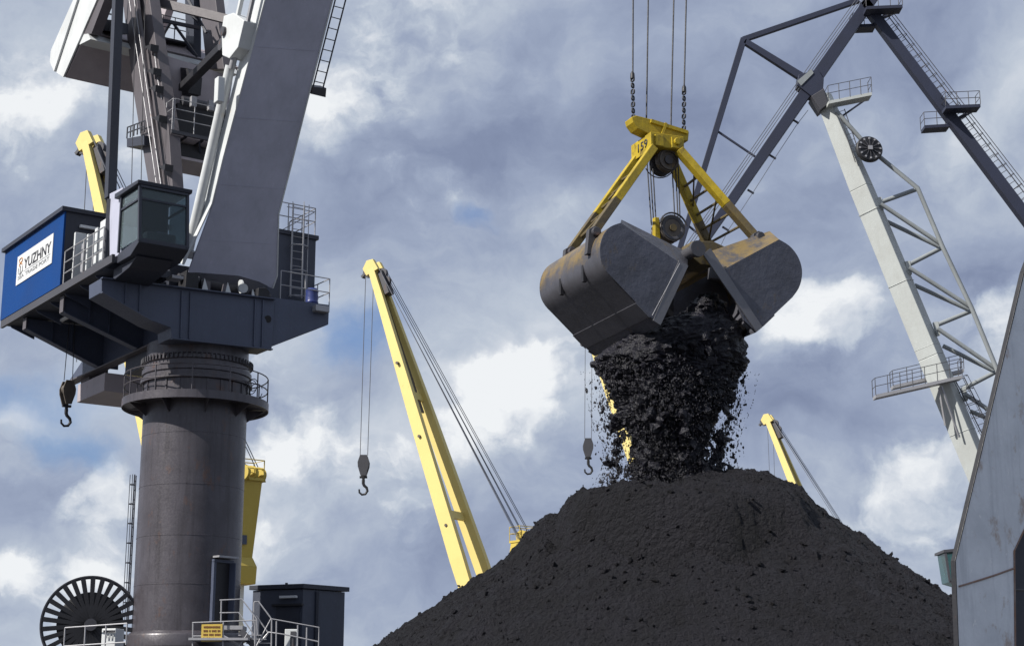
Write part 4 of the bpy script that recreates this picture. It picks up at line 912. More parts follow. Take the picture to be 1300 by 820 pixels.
# ------------------------------------------------------------------ white level-luffing crane on the right
def right_crane():
    Y = 70.0; Q = lambda x, y, d=0.0: at(x, y, Y + d)
    foot = Q(1305, 752); rt = empty('luffing_crane', Vector((foot.x, Y, 0)), 'white luffing crane with dark blue folded jib and ladders above the heap', 'crane')
    part('tower', MB().beam((foot.x + 1, Y + 1.5, 0), (foot.x + 1, Y + 1.5, foot.z), 2.5), 'whitegrey', rt)
    yv = Vector((0, -1, 0))
    # main jib: box beam set on edge, light left face
    p1 = Q(1045, 122); p0 = Q(1303, 745); d = (p1 - p0).normalized(); sx = d.cross(Vector((0, 1, 0))).normalized(); sx = sx if sx.x > 0 else -sx
    mb = MB(); prev = None
    for t, w in ((0, .92), (.45, 1.0), (.8, .92), (1, .66)):
        c = p0.lerp(p1, t); e1 = (sx * .80 + Vector((0, -1, 0)) * .60) * w * .46; e2 = (sx * .60 - Vector((0, -1, 0)) * .80) * w * .42
        qd = [c - e1 - e2, c + e1 - e2, c + e1 + e2, c - e1 + e2]
        if prev: mb.hexa(prev, qd)
        prev = qd
    part('main_jib', mb, 'whitegrey', rt, bevel=.03)
    for t in (.3, .47, .6, .75): c = p0.lerp(p1, t); e1 = (sx * .80 + Vector((0, -1, 0)) * .60) * .45; e2 = (sx * .60 - Vector((0, -1, 0)) * .80) * .41; part('jib_seam', MB().path([c + (s1 * e1 + s2 * e2) * 1.02 for s1, s2 in ((-1, -1), (1, -1), (1, 1), (-1, 1))], .014, 4, closed=True), 'whitegrey', rt)
    part('jib_head', MB().prism([Q(x, y, -.45) for x, y in ((1030, 122), (1046, 112), (1052, 132), (1042, 140))], Vector((0, .9, 0))), 'darksteel', rt, bevel=.03)
    # stiffening truss on the right side of the jib
    def tb(name, pts, r, mat='whitegrey', d=0.0): return part(name, MB().path([Q(x, y, d) for x, y in pts], r, 10), mat, rt, smooth=True)
    for dd in (-.55, .55):
        tb('truss_chord', [(1062, 142), (1104, 189), (1165, 239), (1196, 312), (1234, 392), (1266, 470), (1300, 560)], .10, 'tubegrey', dd)
    for (x0, y0), (x1, y1) in (((1118, 257), (1165, 240)), ((1150, 338), (1197, 314)), ((1186, 414), (1235, 394)), ((1222, 494), (1268, 470))):
        tb('truss_strut', [(x0, y0), (x1, y1)], .10, 'tubegrey')
    for (x0, y0), (x1, y1) in (((1118, 259), (1196, 311)), ((1154, 340), (1234, 391)), ((1190, 417), (1266, 469)), ((1225, 500), (1285, 540))):
        tb('truss_diagonal', [(x0, y0), (x1, y1)], .095, 'tubegrey', -.3)
        tb('truss_diagonal', [(x0 + 7, y0 + 22), (x1 - 2, y1 + 3)], .095, 'tubegrey', .3)
        part('joint_plate', MB().prism([Q(x0 - 5, y0 - 8, -.1), Q(x0 + 1, y0 - 9, -.1), Q(x0 + 4, y0 + 8, -.1), Q(x0, y0 + 9, -.1)], Vector((0, .2, 0))), 'whitegrey', rt)
    # cable drum on the truss
    dc = Q(1104, 189, -.9); ax = Vector((.15, -1, .1)).normalized()
    dr = part('cable_drum', MB().lathe([(.05, -.2), (.58, -.2), (.60, -.16), (.60, .0), (.56, .05), (.05, .05)], dc, ax, 40), 'black', rt, smooth=True)
    x_ = ax.cross(Z).normalized(); y_ = x_.cross(ax)
    for k in range(12):
        a = 2 * math.pi * k / 12; r = x_ * math.cos(a) + y_ * math.sin(a); part('drum_lug', MB().obox(dc + ax * .07 + r * .47, r * .04, ax.cross(r) * .035, ax * .03), 'steel', dr); part('drum_spoke', MB().beam(dc + ax * .08 + r * .1, dc + ax * .08 + r * .42, .03, .03, ax), 'darksteel', dr)
    part('drum_boss', MB().obox(dc + ax * .1, x_ * .09, y_ * .09, ax * .05), 'steel', dr)
    # fly jib, dark blue triangle
    B = lambda name, a, b, w, h, w1=None, d=0.0: part(name, MB().beam(Q(*a, d), Q(*b, d), h, w, Z, h, w1 or w), 'jibnavy', rt, bevel=.015)
    B('fly_jib_chord', (1117, -16), (1030, 108), .52, .45, .55); B('fly_jib_chord', (1030, 108), (862, 352), .52, .45, .38)
    B('fly_jib_tie', (1090, 1), (943, 51), .24, .24); B('fly_jib_tie', (944, 50), (852, 352), .30, .26, .24)
    B('fly_jib_strut', (945, 53), (1020, 100), .26, .26, .36)
    B('fly_jib_brace', (911, 167), (960, 200), .09, .09); B('fly_jib_brace', (873, 286), (900, 308), .09, .09)
    part('pivot_gusset', MB().prism([Q(x, y, -.32) for x, y in ((1014, 95), (1038, 88), (1046, 100), (1045, 116), (1030, 122), (1012, 108))], Vector((0, .64, 0))), 'jibnavy', rt, bevel=.02)
    part('pivot_gusset', MB().prism([Q(x, y, -.36) for x, y in ((1012, 103), (1030, 88), (1033, 93), (1017, 109))], Vector((0, .05, 0))), 'tubegrey', rt)
    for o in (-4.5, -7, -9.5):
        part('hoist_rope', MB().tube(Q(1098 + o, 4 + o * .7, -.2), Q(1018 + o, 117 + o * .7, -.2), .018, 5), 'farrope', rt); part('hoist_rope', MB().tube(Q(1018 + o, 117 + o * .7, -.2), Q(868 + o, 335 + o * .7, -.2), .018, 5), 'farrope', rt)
    for x, y in ((1006, 152), (977, 197), (949, 241), (917, 288)):
        part('rope_bracket', MB().path([Q(x, y, -.1), Q(x + 5, y + 3, -.1), Q(x + 8, y + 5, -.1)], .05, 6), 'navydark', rt)
    part('signal_cable', MB().path([Q(x, y, -.1) for x, y in ((1026, 140), (1012, 158), (983, 202), (955, 246), (924, 293), (915, 312))], .014, 5), 'farrope', rt)
    # back tie with ladder and platforms
    B('back_tie', (1096, 3), (1320, 300), .44, .45, .52); 
    l0, l1 = Q(1118, 20, -.1), Q(1332, 298, -.1); dd = (l1 - l0).normalized(); nn = dd.cross(Vector((0, 1, 0))); nn = nn if nn.x > 0 else -nn
    ladder(l0 + nn * .1, l1 + nn * .1, nn, .34, rt, 'darksteel', .018, .3); 
    part('ladder_cage', MB().tube(l0 + nn * .42, l1 + nn * .42, .018, 5).tube(l0 + nn * .42 + yv * .3, l1 + nn * .42 + yv * .3, .018, 5), 'darksteel', rt)
    for t in np.linspace(.02, .98, 22): p = l0.lerp(l1, t); part('cage_hoop', MB().path([p + nn * -.05 + yv * .05, p + nn * .3 + yv * .3, p + nn * .45, p + nn * .3 - yv * .3], .014, 5), 'darksteel', rt)
    def plat(x0, x1, y0, y1, dy, hh, mat='jibnavy', dpt=.7, step=.5):
        a, b = Q(x0, y0, dy), Q(x1, y1, dy); part('service_platform', MB().hexa([a, b, b + Vector((0, dpt, 0)), a + Vector((0, dpt, 0))], [p + Z * .14 for p in (a, b, b + Vector((0, dpt, 0)), a + Vector((0, dpt, 0)))]), mat, rt)
        railing([a + Z * .14 + Vector((0, dpt, 0)), a + Z * .14, b + Z * .14, b + Z * .14 + Vector((0, dpt, 0))], hh, rt, 'darksteel', step, .016, (1, .5))
    plat(1201, 1245, 138, 136, -.9, .62); plat(1174, 1206, 163, 161, .1, .62)
    plat(1100, 1146, 12, 10, -.9, .62); plat(1083, 1112, 35, 34, .1, .55)
    for (x0, y0), (x1, y1) in (((1208, 156), (1236, 140)), ((1118, 24), (1140, 14))): B('platform_bracket', (x0, y0), (x1, y1), .14, .2)
    # platforms on the jib
    plat(1052, 1107, 132, 121, -.9, .72, 'whitegrey'); B('platform_bracket', (1066, 150), (1100, 126), .08, .08)
    plat(1112, 1222, 505, 480, -1.0, .72, 'steel', .6, .55); plat(1134, 1224, 493, 472, .3, .65, 'steel', .5, .6)
    for (x0, y0), (x1, y1) in (((1150, 494), (1190, 486)), ((1192, 492), (1200, 540)), ((1195, 490), (1218, 555))): part('platform_bracket', MB().beam(Q(x0, y0, -.8), Q(x1, y1, -.5), .07, .07), 'steel', rt)
    ladder(Q(1218, 480, -.4), Q(1258, 560, -.4), sx, .4, rt, 'darksteel', .018, .3, cage=(0, -1, 0), cstep=.6, cr=.3)
    ladder(Q(1068, 140, -.6), Q(1090, 205, -.6), sx, .3, rt, 'darksteel', .016, .28)
    # green glazed cab at the foot
    cb = part('cab', MB().prism([Q(x, y, -2.3) for x, y in ((1200, 700), (1214, 697), (1230, 697), (1230, 745), (1206, 738))], Vector((0, 1.3, 0))), 'glassgreen', rt)
    cf = MB()
    for a, b in (((1200, 700), (1206, 738)), ((1206, 738), (1230, 744)), ((1213, 698), (1215, 741))): cf.beam(Q(*a, -2.33), Q(*b, -2.33), .09, .09)
    part('cab_frame', cf, 'darksteel', cb); part('cab_roof', MB().prism([Q(x, y, -2.4) for x, y in ((1198, 701), (1198, 697.5), (1232, 694), (1232, 698))], Vector((0, 1.5, 0))), 'darksteel', cb)
    return rt
right_crane()

# ------------------------------------------------------------------ pale blue steel leg in the right foreground
def fore_leg():
    Y = 16.0; n = Vector((.5, -.87, 0)).normalized(); P = at(1230, 760, Y)
    q = lambda x, y, o=0.0: onplane(x, y, P, n) + n * o
    rt = empty('gantry_leg', Vector((P.x + .6, P.y + .4, 0)), 'weathered pale blue steel gantry leg with rusty edge at right', 'gantry leg')
    low = lambda x: Vector((q(x, 820).x, q(x, 820).y, 0))
    pts = [q(1303, 338), q(1420, 40), q(1600, 40), q(1600, 560), q(1303, 664), q(1287, 700), q(1288.5, 835), low(1288.5), low(1219), q(1217, 835), q(1213.5, 712)]
    part('front_plate', MB().prism(pts, n * -.05), 'palesteel', rt)
    e = [q(1419, 20, .02), q(1298, 345, .02), q(1210.5, 712, .02), q(1215, 835, .02), low(1216) + n * .03]
    mb = MB(); inn = Vector((n.y, -n.x, 0)); inn = inn if inn.x > 0 else -inn
    for a, b in zip(e, e[1:]): mb.hexa([a, a + inn * .014, a + inn * .014 - n * .06, a - n * .06], [b, b + inn * .014, b + inn * .014 - n * .06, b - n * .06])
    part('edge_flange', mb, 'black', rt, bevel=.004)
    e2 = [q(1600, 556, .012), q(1304, 662, .012), q(1286.5, 699, .012), q(1288, 835, .012), low(1288) + n * .012]
    mb = MB()
    for a, b in zip(e2, e2[1:]): mb.hexa([a, a + inn * .012, a + inn * .012 - n * .3, a - n * .3], [b, b + inn * .012, b + inn * .012 - n * .3, b - n * .3])
    part('opening_flange', mb, 'rustweld', rt)
    part('weld_seam', MB().path([q(1217, 744, .004), q(1240, 737, .005), q(1262, 730, .004), q(1287, 721, .004)], .010, 6), 'rustweld', rt)
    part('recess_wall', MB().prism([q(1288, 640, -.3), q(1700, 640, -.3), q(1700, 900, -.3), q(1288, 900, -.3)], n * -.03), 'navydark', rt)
    part('cross_rod', MB().tube(q(1287, 747, -.15), q(1330, 748, -.15), .015, 6), 'darksteel', rt)
    return rt
fore_leg()

# ------------------------------------------------------------------ the clamshell grab
H = Vector((.38, -.925, 0)).normalized(); G = Vector((.925, .38, 0)).normalized(); WD = 2.7
O = onplane(882, 322, at(882, 322, 30 - .925 * WD / 2), H) - H * WD / 2
def Gp(g, h, z): return O + G * g + H * h + Z * z
def PH(px, py, h): return onplane(px, py, O + H * h, H)
def Lg(p): q = p - O; return (q.dot(G), q.dot(H), q.z)
def catmull(pts, n=4):
    out = []; m = len(pts)
    for i in range(m - 1):
        p0, p1, p2, p3 = pts[max(i - 1, 0)], pts[i], pts[i + 1], pts[min(i + 2, m - 1)]
        for k in range(n):
            t = k / n; out.append(tuple(.5 * ((2 * b) + (-a + c) * t + (2 * a - 5 * b + 4 * c - d) * t * t + (-a + 3 * b - 3 * c + d) * t ** 3) for a, b, c, d in zip(p0, p1, p2, p3)))
    return out + [pts[-1]]
def grab():
    rt = empty('clamshell_grab', O, 'open clamshell grab with yellow head and four arms, dropping coal', 'grab')
    hw = WD / 2; ch = .42            # chamfer of the cheek top, in h
    def shell(s, cheek, top, back):
        # cheek: lower cheek outline in (g,z), ordered from top outer corner round the back to the lip and up to the hinge
        name_l = 'left shell, nearer the blue sign crane' if s < 0 else 'right shell'
        outer = back
        # back plate swept along h
        mb = MB(); n = len(outer); t = .05
        inner = []
        for i, (g_, z_) in enumerate(outer):
            a = outer[max(i - 1, 0)]; b = outer[min(i + 1, n - 1)]; dx, dz = b[0] - a[0], b[1] - a[1]; l = math.hypot(dx, dz); nx, nz = dz / l, -dx / l
            if nx * s > 0 and abs(nx) > .2 or (abs(nx) <= .2 and nz < 0): nx, nz = -nx, -nz
            inner.append((g_ + nx * t, z_ + nz * t))
        segs = 6
        for k in range(segs):
            h0, h1 = -hw + .02 + (WD - .04) * k / segs, -hw + .02 + (WD - .04) * (k + 1) / segs
            for i in range(n - 1):
                mb.add([Gp(*((outer[i][0], h0, outer[i][1]))), Gp(outer[i + 1][0], h0, outer[i + 1][1]), Gp(outer[i + 1][0], h1, outer[i + 1][1]), Gp(outer[i][0], h1, outer[i][1])], [(0, 1, 2, 3)])
                mb.add([Gp(inner[i][0], h0, inner[i][1]), Gp(inner[i + 1][0], h0, inner[i + 1][1]), Gp(inner[i + 1][0], h1, inner[i + 1][1]), Gp(inner[i][0], h1, inner[i][1])], [(3, 2, 1, 0)])
        me_sh = part('shell', mb, 'shellback', rt, smooth=False)
        bm = bmesh.new(); bm.from_mesh(me_sh.data); bmesh.ops.remove_doubles(bm, verts=bm.verts, dist=.0005); bmesh.ops.recalc_face_normals(bm, faces=bm.faces); bm.to_mesh(me_sh.data); bm.free()
        for p in me_sh.data.polygons: p.use_smooth = True
        me_sh.data.set_sharp_from_angle(angle=R(35)); me_sh['label'] = name_l
        sh = me_sh
        for side in (1, -1):
            part('cheek_plate', MB().prism([Gp(g_, side * hw, z_) for g_, z_ in cheek], H * -side * .05), 'cheek', sh)
            # sloping upper facet of the cheek
            low = [Gp(g_, side * hw, z_) for g_, z_ in top[0]]; upp = [Gp(g_, side * (hw - ch), z_) for g_, z_ in top[1]]
            mbf = MB()
            for i in range(len(low) - 1):
                dn_ = -Z * .03 - H * side * .03
                mbf.hexa([low[i], low[i + 1], upp[i + 1], upp[i]], [p + dn_ for p in (low[i], low[i + 1], upp[i + 1], upp[i])])
            part('cheek_facet', mbf, 'shellback' if s > 0 else 'cheek', sh)
        return sh
    L_ = lambda px, py, h=hw: (lambda t: (t[0], t[2]))(Lg(PH(px, py, h)))
    # left shell
    arc = [L_(*p) for p in ((788, 283), (775, 288), (766, 299), (762, 314), (763, 330), (769, 343), (780, 355))]
    lipo = L_(825, 402); lip = L_(838, 413); hin = L_(873, 338); hin2 = L_(862, 333)
    cheekL = catmull(arc, 3) + [lipo, lip, hin, hin2]
    backL = catmull(arc, 4) + [(lerp_[0], lerp_[1]) for lerp_ in (((arc[-1][0] + lipo[0]) / 2, (arc[-1][1] + lipo[1]) / 2),)] + [lipo]
    topL = ([arc[0], hin2, hin], [L_(789, 279, hw - ch), L_(866, 317, hw - ch), L_(873, 322, hw - ch)])
    sL = shell(-1, cheekL, topL, backL)
    # right shell
    arcR = [L_(*p) for p in ((989, 304), (1002, 312), (1012, 324), (1017.5, 338), (1018, 352), (1014, 366), (1006, 377.5))]
    lipoR = L_(968.5, 413); lipR = L_(960, 421.5); hinR = L_(919, 342); mid = L_(945, 407)
    cheekR = catmull(arcR, 3) + [lipoR, lipR, mid, hinR]
    backR = catmull(arcR, 4) + [((arcR[-1][0] + lipoR[0]) / 2, (arcR[-1][1] + lipoR[1]) / 2)] + [lipoR]
    topR = ([arcR[0], hinR], [L_(977, 293.5, hw - ch), L_(893, 322, hw - ch)])
    sR = shell(1, cheekR, topR, backR)
    # wear strips along the cutting edges, a little proud
    for sh, a, b, c_ in ((sL, L_(838, 413), L_(873, 338), L_(864, 334)), (sR, L_(960, 421.5), L_(892, 323), L_(919, 343))):
        for side in (1, -1):
            dirv = (b[0] - a[0], b[1] - a[1]); l = math.hypot(*dirv); nx, nz = -dirv[1] / l, dirv[0] / l
            sgn = -1 if sh is sL else 1
            if nx * sgn < 0: nx, nz = -nx, -nz
            wd = .20
            st = [a, b, (b[0] + nx * wd, b[1] + nz * wd), (a[0] + nx * wd * .8, a[1] + nz * wd * .8)]
            part('wear_strip', MB().prism([Gp(g_, side * (hw + .022), z_) for g_, z_ in st], H * -side * .03), 'strip', sh)
        lp = L_(831, 408) if sh is sL else L_(964, 417)
        l2 = L_(838, 413) if sh is sL else L_(960, 421.5)
        part('lip_plate', MB().prism([Gp(lp[0], -hw, lp[1] + .06), Gp((lipo if sh is sL else lipoR)[0], -hw, (lipo if sh is sL else lipoR)[1]), Gp(l2[0], -hw, l2[1] - .005), Gp(l2[0] + .0, -hw, l2[1] + .05)], H * WD), 'cheek', sh)
    wa, wb = L_(827, 401), L_(862, 335)
    part('worn_edge', MB().tube(Gp(wa[0], hw + .024, wa[1]), Gp(wb[0], hw + .024, wb[1]), .006, 5), 'steel', sL)
    # seam band and slots on the left back plate, pushed slightly out
    for sh, arcv, lo in ((sL, arc, lipo), (sR, arcR, lipoR)):
        p, q = arcv[-1], lo; sgn = -1 if sh is sL else 1
        dx, dz = q[0] - p[0], q[1] - p[1]; l = math.hypot(dx, dz); nx, nz = dz / l, -dx / l
        if nz > 0: nx, nz = -nx, -nz
        a = (p[0] + dx * .62 + nx * .02, p[1] + dz * .62 + nz * .02); b = (q[0] + nx * .02, q[1] + nz * .02)
        part('edge_band', MB().prism([Gp(a[0], -hw, a[1]), Gp(b[0], -hw, b[1]), Gp(b[0] - nx * .025, -hw, b[1] - nz * .025), Gp(a[0] - nx * .025, -hw, a[1] - nz * .025)], H * WD), 'shellback', sh)
    for hh in (-.4, .6):
        g0, z0 = arc[4][0] - .012, arc[4][1]; part('drain_slot', MB().obox(Gp(g0 + .03, hh, z0 - .06), G * .04, H * .035, Z * .16), 'black', sL, bevel=.01)
    # brackets where the arms meet the shells
    hp = lambda px, py, h: PH(px, py, h)
    ends = {(-1, 1): hp(752, 297, .85), (-1, -1): hp(722, 322, -.75)}
    for sd in (1, -1):
        e = ends[(-1, sd)]; gz = Lg(e); ends[(1, sd)] = Gp(1.62, sd * .8, .62)
    tops = {(-1, 1): hp(829, 188, .33), (-1, -1): hp(814, 194, -.33), (1, 1): hp(862, 191, .33), (1, -1): hp(852, 202, -.33)}
    for s in (-1, 1):
        fr = {}
        for sd in (1, -1):
            t, e = tops[(s, sd)], ends[(s, sd)]; m_ = t.lerp(e, .62)
            up_ = H
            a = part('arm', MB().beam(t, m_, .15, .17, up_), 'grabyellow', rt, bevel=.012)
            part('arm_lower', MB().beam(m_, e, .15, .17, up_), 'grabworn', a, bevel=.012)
            a['label'] = ('near ' if sd > 0 else 'far ') + ('left' if s < 0 else 'right') + ' arm of the grab'
            gz = Lg(e)
            part('arm_bracket', MB().prism([e - G * .17 - Z * .42, e + G * .17 - Z * .42, e + G * .12 + Z * .06, e + Z * .12, e - G * .12 + Z * .05], H * .12).tube(e - H * .05, e + H * .2, .08, 14), 'darksteel', a, bevel=.01)
        for t_ in (.28, .42, .56, .70, .84):
            p, q = tops[(s, 1)].lerp(ends[(s, 1)], t_), tops[(s, -1)].lerp(ends[(s, -1)], t_)
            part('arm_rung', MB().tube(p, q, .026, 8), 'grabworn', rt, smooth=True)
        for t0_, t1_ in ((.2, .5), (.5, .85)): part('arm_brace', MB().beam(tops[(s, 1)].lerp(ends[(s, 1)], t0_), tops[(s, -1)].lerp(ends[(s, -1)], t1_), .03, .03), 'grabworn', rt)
    # head: cross beam, block with number, sheaves
    hl, hr = PH(803, 156, 0), PH(873, 176, 0)
    dh = (hr - hl).normalized(); upb = (Z - dh * dh.z).normalized()
    bp = [(-.06, -.06), (-.10, .04), (.0, .10), (.35, .11), (.9, .10), (1.14, .08), (1.14, -.12), (.85, -.16), (.3, -.20), (.05, -.16)]
    hb = part('head_beam', MB().prism([hl + dh * x + upb * z - H * .15 for x, z in bp], H * .30), 'grabyellow', rt, bevel=.015)
    part('beam_stiffener', MB().beam(hl + dh * .3 + upb * .06 + H * .17, hl + dh * 1.1 + upb * .04 + H * .17, .04, .07, Z).beam(hl + dh * .55 - upb * .2 + H * .17, hl + dh * .62 + upb * .1 + H * .17, .05, .05, Z), 'grabyellow', hb)
    bc = PH(846, 181, .25)
    bk = part('head_block', MB().obox(bc - H * .3, G * .34, H * .38, Z * .14), 'grabyellow', rt, bevel=.015)
    part('side_plate', MB().obox(bc + H * .09 - G * .2 - Z * .02, G * .09, H * .02, Z * .11), 'grabyellow', bk, bevel=.01)
    part('side_plate', MB().obox(bc + H * .09 + G * .17 - Z * .02, G * .11, H * .02, Z * .11).tube(bc + H * .1 + G * .17, bc + H * .16 + G * .17, .07, 12), 'grabyellow', bk, bevel=.01)
    # left end of the block carries the number
    le = bc - H * .3 - G * .37
    pb = part('number_plate', MB().obox(le - Z * .05, G * .02, H * .42, Z * .17), 'grabyellow', bk, bevel=.006)
    text('number', '159', le - Z * .13 - G * .022 - H * .12, H, Z, .17, 'ink', pb, .40, thick=.004, bold=.01)
    for hh in (-.12, .12): part('head_sheave', MB().lathe([(.05, -.06), (.225, -.06), (.185, 0), (.225, .06), (.05, .06)], PH(843, 207, 0) + H * hh, H, 32), 'darksteel' if hh < 0 else 'brownsteel', bk, smooth=True)
    part('sheave_hub', MB().tube(PH(843, 207, 0) - H * .2, PH(843, 207, 0) + H * .22, .09, 16), 'darksteel', bk, smooth=True)
    part('sheave_guard', MB().lathe([(.17, -.02), (.20, -.02), (.20, .02), (.17, .02)], PH(843, 207, 0) + H * .2, H, 28, closed=True), 'brownsteel', bk)
    # lower block on the hinge
    lc = PH(848, 293, 0)
    lb = part('lower_block', MB().obox(Gp(.02, -.2, .12), G * .24, H * .75, Z * .16), 'brownsteel', rt, bevel=.02)
    for hh in (-.14, .14): part('lower_sheave', MB().lathe([(.05, -.06), (.26, -.06), (.21, 0), (.26, .06), (.05, .06)], lc + H * hh, H, 32), 'brownsteel', lb, smooth=True)
    part('sheave_hub', MB().tube(lc - H * .2, lc + H * .235, .07, 16), 'grabworn', lb, smooth=True)
    part('sheave_rim', MB().lathe([(.17, 0), (.19, .015), (.23, .015), (.235, 0)], lc + H * .2, H, 30, closed=True), 'darksteel', lb, smooth=True)
    part('block_cheek', MB().prism([lc - G * .34 - Z * .3, lc - G * .22 - Z * .3, lc - G * .24 + Z * .2, lc - G * .33 + Z * .2], H * .12), 'grabyellow', lb, bevel=.01)
    part('sheave_guard', MB().path([lc + H * .22 + G * math.cos(t) * .29 + Z * math.sin(t) * .29 for t in np.linspace(.2, 2.9, 12)], .018, 6), 'darksteel', lb)
    part('hinge_pin', MB().tube(Gp(0, -hw + .2, .06), Gp(0, hw + .12, .06), .11, 20).tube(Gp(0, hw + .06, .06), Gp(0, hw + .14, .06), .15, 20), 'darksteel', rt, smooth=True)
    cp = [PH(x, y, .9) for x, y in ((868, 318), (880, 306), (905, 306), (925, 315), (905, 338), (890, 336))]
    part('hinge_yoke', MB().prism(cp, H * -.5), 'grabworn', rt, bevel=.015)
    part('hinge_yoke', MB().beam(Gp(-.5, .5, .2), Gp(.6, .5, .22), .2, .22), 'brownsteel', rt, bevel=.015)
    part('inner_divider', MB().prism([Gp(-.5, -hw + .1, .1), Gp(.9, -hw + .1, .2), Gp(.9, -hw + .1, -.5), Gp(-.4, -hw + .1, -.6)], H * .06), 'black', rt)
    # chains and ropes
    up0 = boom_tip
    linkme = MB().path([(.03 * math.cos(t), 0, .052 * math.sin(t) + (.03 if math.sin(t) > 0 else -.03)) for t in np.linspace(0, 2 * math.pi, 13)[:-1]], .017, 6, closed=True).mesh('chain_link', Vector()); linkme.materials.append(MT['black'])
    for p in linkme.polygons: p.use_smooth = True
    for (x0, y0, x1, y1), tx in (((803, 97, 804, 153), 803.5), ((868.5, 114, 868, 167), 870.5)):
        a, b = PH(x0, y0, 0), PH(x1, y1, 0); c = part('chain', MB().lathe([(.02, -.06), (.045, -.05), (.04, .05), (.02, .09)], a, (b - a).normalized() * -1, 12), 'black', rt, smooth=True)
        nl = 7; dv = b - a
        for k in range(nl):
            p = a + dv * ((k + .5) / nl); m = Matrix.Translation(p) @ dv.to_track_quat('-Z', 'Y').to_matrix().to_4x4() @ Matrix.Rotation(R(90) * (k % 2) + R(25), 4, 'Z') @ Matrix.Diagonal((1.1, 1.1, dv.length / nl * .62 / .066 * .5, 1))
            inst('chain_link', linkme, m, c)
    for x0, y0, xt in ((803.3, 97, 803.8), (820.5, 160, 823), (851.5, 172, 855.5), (868.5, 114, 871.3)):
        a = PH(x0, y0, 0); t = PH(xt, -5, 0); d = (t - a); top = a + d * ((up0.z - a.z) / d.z)
        part('hoist_rope', MB().tube(a, top, .0165, 6), 'rope', rt)
    for (x0, x1) in ((821.5, 827), (825, 830), (828.5, 833), (853, 857), (857.5, 861), (861, 863.5)):
        part('closing_rope', MB().tube(PH(x0, 208, -.1), PH(x1, 286, .0), .013, 5), 'rope', rt)
    for x0, y0, x1, y1 in ((822, 226, 824, 245),): part('rope_loop', MB().path([PH(838 + 20 * math.cos(t), 205 + 21 * math.sin(t), .24) for t in np.linspace(.3, 2.7, 10)], .012, 5), 'rope', rt)
    return rt
grab_o = grab()

# ------------------------------------------------------------------ falling coal
YS = 29.9
LEFT = np.array([(372, 888), (385, 884), (400, 868), (412, 832), (440, 778), (460, 750), (480, 764), (510, 767), (540, 773), (560, 781), (580, 783), (600, 780), (620, 770), (640, 760)], float)
RIGHT = np.array([(372, 906), (400, 925), (420, 944), (440, 945), (460, 944), (480, 940), (510, 935), (540, 926), (560, 920), (580, 916), (600, 922), (620, 935), (640, 945)], float)
def outline(py): return np.interp(py, LEFT[:, 0], LEFT[:, 1]), np.interp(py, RIGHT[:, 0], RIGHT[:, 1])
def core():
    nz, na = 210, 150; v = []; f = []
    for i in range(nz):
        py = 376 + (640 - 376) * i / (nz - 1); l, r = outline(py); rag = np.clip((py - 465) / 100, 0, 1)
        sh = 1 - .34 * rag - .05 * math.sin(py * .21) * rag
        c = at((l + r) / 2, py, YS); rx = (at(r, py, YS).x - at(l, py, YS).x) / 2 * sh; ry = min(1.05, rx * .9)
        for k in range(na):
            a = 2 * math.pi * k / na; p = c + Vector((math.cos(a) * rx, math.sin(a) * ry, 0))
            q = Vector((p.x * 2.2, p.y * 2.2, p.z * 1.6)); dsp = noise.fractal(q, .8, 2.1, 5) * .10
            lo = rag; q2 = Vector((p.x * (2.2 + 2.6 * lo) + p.z * 1.2 * (1 - lo), p.y * (2.2 + 2.6 * lo), p.z * (5.5 - 4.0 * lo) - p.x * 1.6 * (1 - lo))); dsp += (noise.ridged_multi_fractal(q2, .9, 2.2, 4, .9, 2.0) - 1.2) * .055
            vd = noise.voronoi(p * 5.0)[0]; dsp += (vd[1] - vd[0]) * .10
            v.append(p + Vector((math.cos(a), math.sin(a), 0)) * dsp + Vector((0, 0, noise.noise(p * 5) * .03)))
    for i in range(nz - 1):
        for k in range(na): f.append((i * na + k, i * na + (k + 1) % na, (i + 1) * na + (k + 1) % na, (i + 1) * na + k))
    f.append(tuple(range(na)))
    return v, f
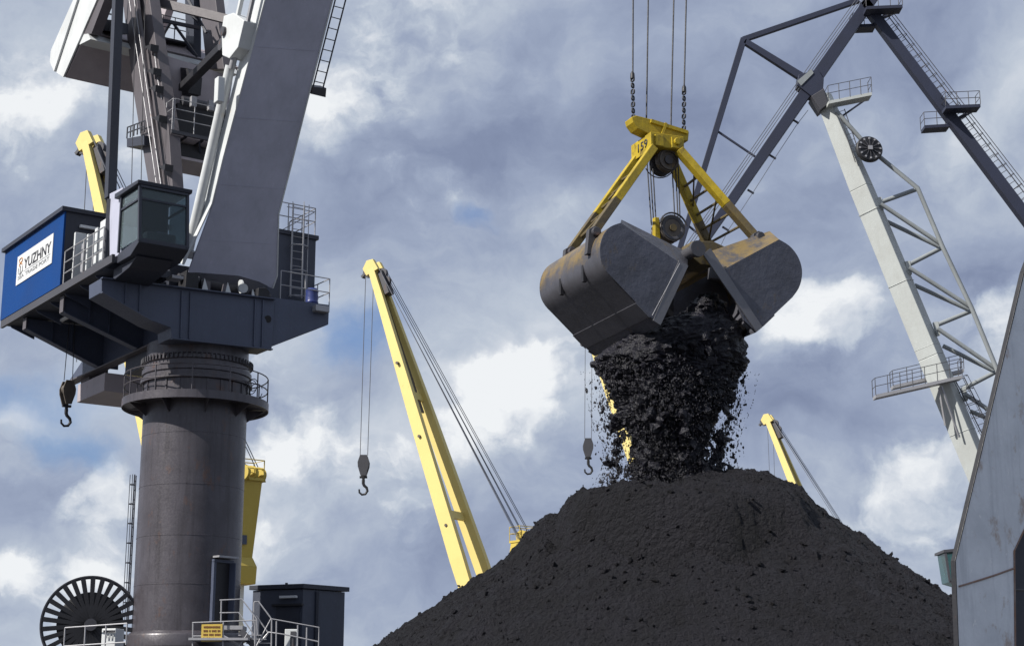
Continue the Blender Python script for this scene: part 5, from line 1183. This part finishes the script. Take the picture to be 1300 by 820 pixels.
def falling():
    cv, cf = core(); loc = at(855, 600, YS)
    me = bpy.data.meshes.new('falling_coal'); me.from_pydata([tuple(p - loc) for p in cv], [], cf); me.update(); me.materials.append(MT['coalfall'])
    o = bpy.data.objects.new('falling_coal', me); o.location = loc; COL.objects.link(o); tag(o, 'thick stream of black coal pouring from the open grab', 'coal', None, 'stuff')
    items = []
    def put(px, py, dy, s): items.append((tuple(at(px, py, YS + dy)), s))
    for _ in range(17000):
        py = rng.uniform(385, 622); l, r = outline(py); t = rng.uniform(-1, 1); w = (r - l) / 2 * .99
        rag = np.clip((py - 455) / 110, 0, 1)
        x = (l + r) / 2 + t * w * (1 - .03 * rng.random())
        if abs(t) > .62 and rag > .3 and noise.noise(Vector((x * .045, py * .05, 3.3))) < -.02 + .25 * (abs(t) - .8): continue
        dy = -math.sqrt(max(0, 1 - t * t)) * min(1.05, w / 70 * .9) * rng.uniform(.75, 1.08)
        s = float(np.clip(rng.pareto(2.1) * .011 + .008, .008, .16)); put(x, py, dy, s)
    for _ in range(1500):      # loose bits along the ragged edges
        py = 470 + 145 * rng.random() ** .7; l, r = outline(py); side = rng.random() < .5
        e = abs(rng.normal()) * 11; x = (l + 8 - e) if side else (r - 10 + e)
        s = float(np.clip(rng.pareto(2.4) * .012 + .007, .007, .07)); put(x, py, rng.uniform(-.5, .4), s)
    for _ in range(7000):      # fines shaken loose round the curtain
        py = 470 + 150 * rng.random() ** .8; l, r = outline(py); t = float(np.clip(rng.normal() * .55, -1.25, 1.25)); x = (l + r) / 2 + t * (r - l) / 2
        put(x, py, rng.uniform(-1.3, -.1), rng.uniform(.004, .011))
    for _ in range(260):
        py = rng.uniform(560, 625); x = rng.uniform(765, 800) if rng.random() < .6 else rng.uniform(905, 945); put(x, py, rng.uniform(-.5, .3), rng.uniform(.006, .02))
    lumps('coal_lumps', items, 'coalfall', o)
    # a few large lumps that stand out at the edges
    big = [((781, 540), .26, 'large flat coal lump flung out left of the stream, before the yellow boom'), ((773, 588), .13, 'coal lump falling alone low on the left of the stream'),
           ((921, 502), .20, 'coal lump at the right edge of the stream, under the right shell'), ((927, 530), .16, 'coal lump at the right edge of the stream, halfway down'),
           ((918, 556), .20, 'large coal lump low on the right of the stream, above the heap'), ((934, 505), .08, 'small coal lump just clear of the stream on the right'), ((783, 573), .12, 'coal lump on the lower left edge of the stream'), ((930, 580), .07, 'small coal lump beside the heap top on the right')]
    for (px, py), s, lab in big:
        p = at(px, py, YS - .3); vv, ff = lump_geo(0, (0, 0, 0), s, None); vv[:, 2] *= .6
        m = bpy.data.meshes.new('coal_lump'); m.from_pydata(vv.tolist(), [], ff); m.update(); m.materials.append(MT['coalfall']); bo = bpy.data.objects.new('coal_lump', m); bo.location = p; COL.objects.link(bo)
        tag(bo, lab, 'coal lump', 'coal lumps flying off the stream')
falling()
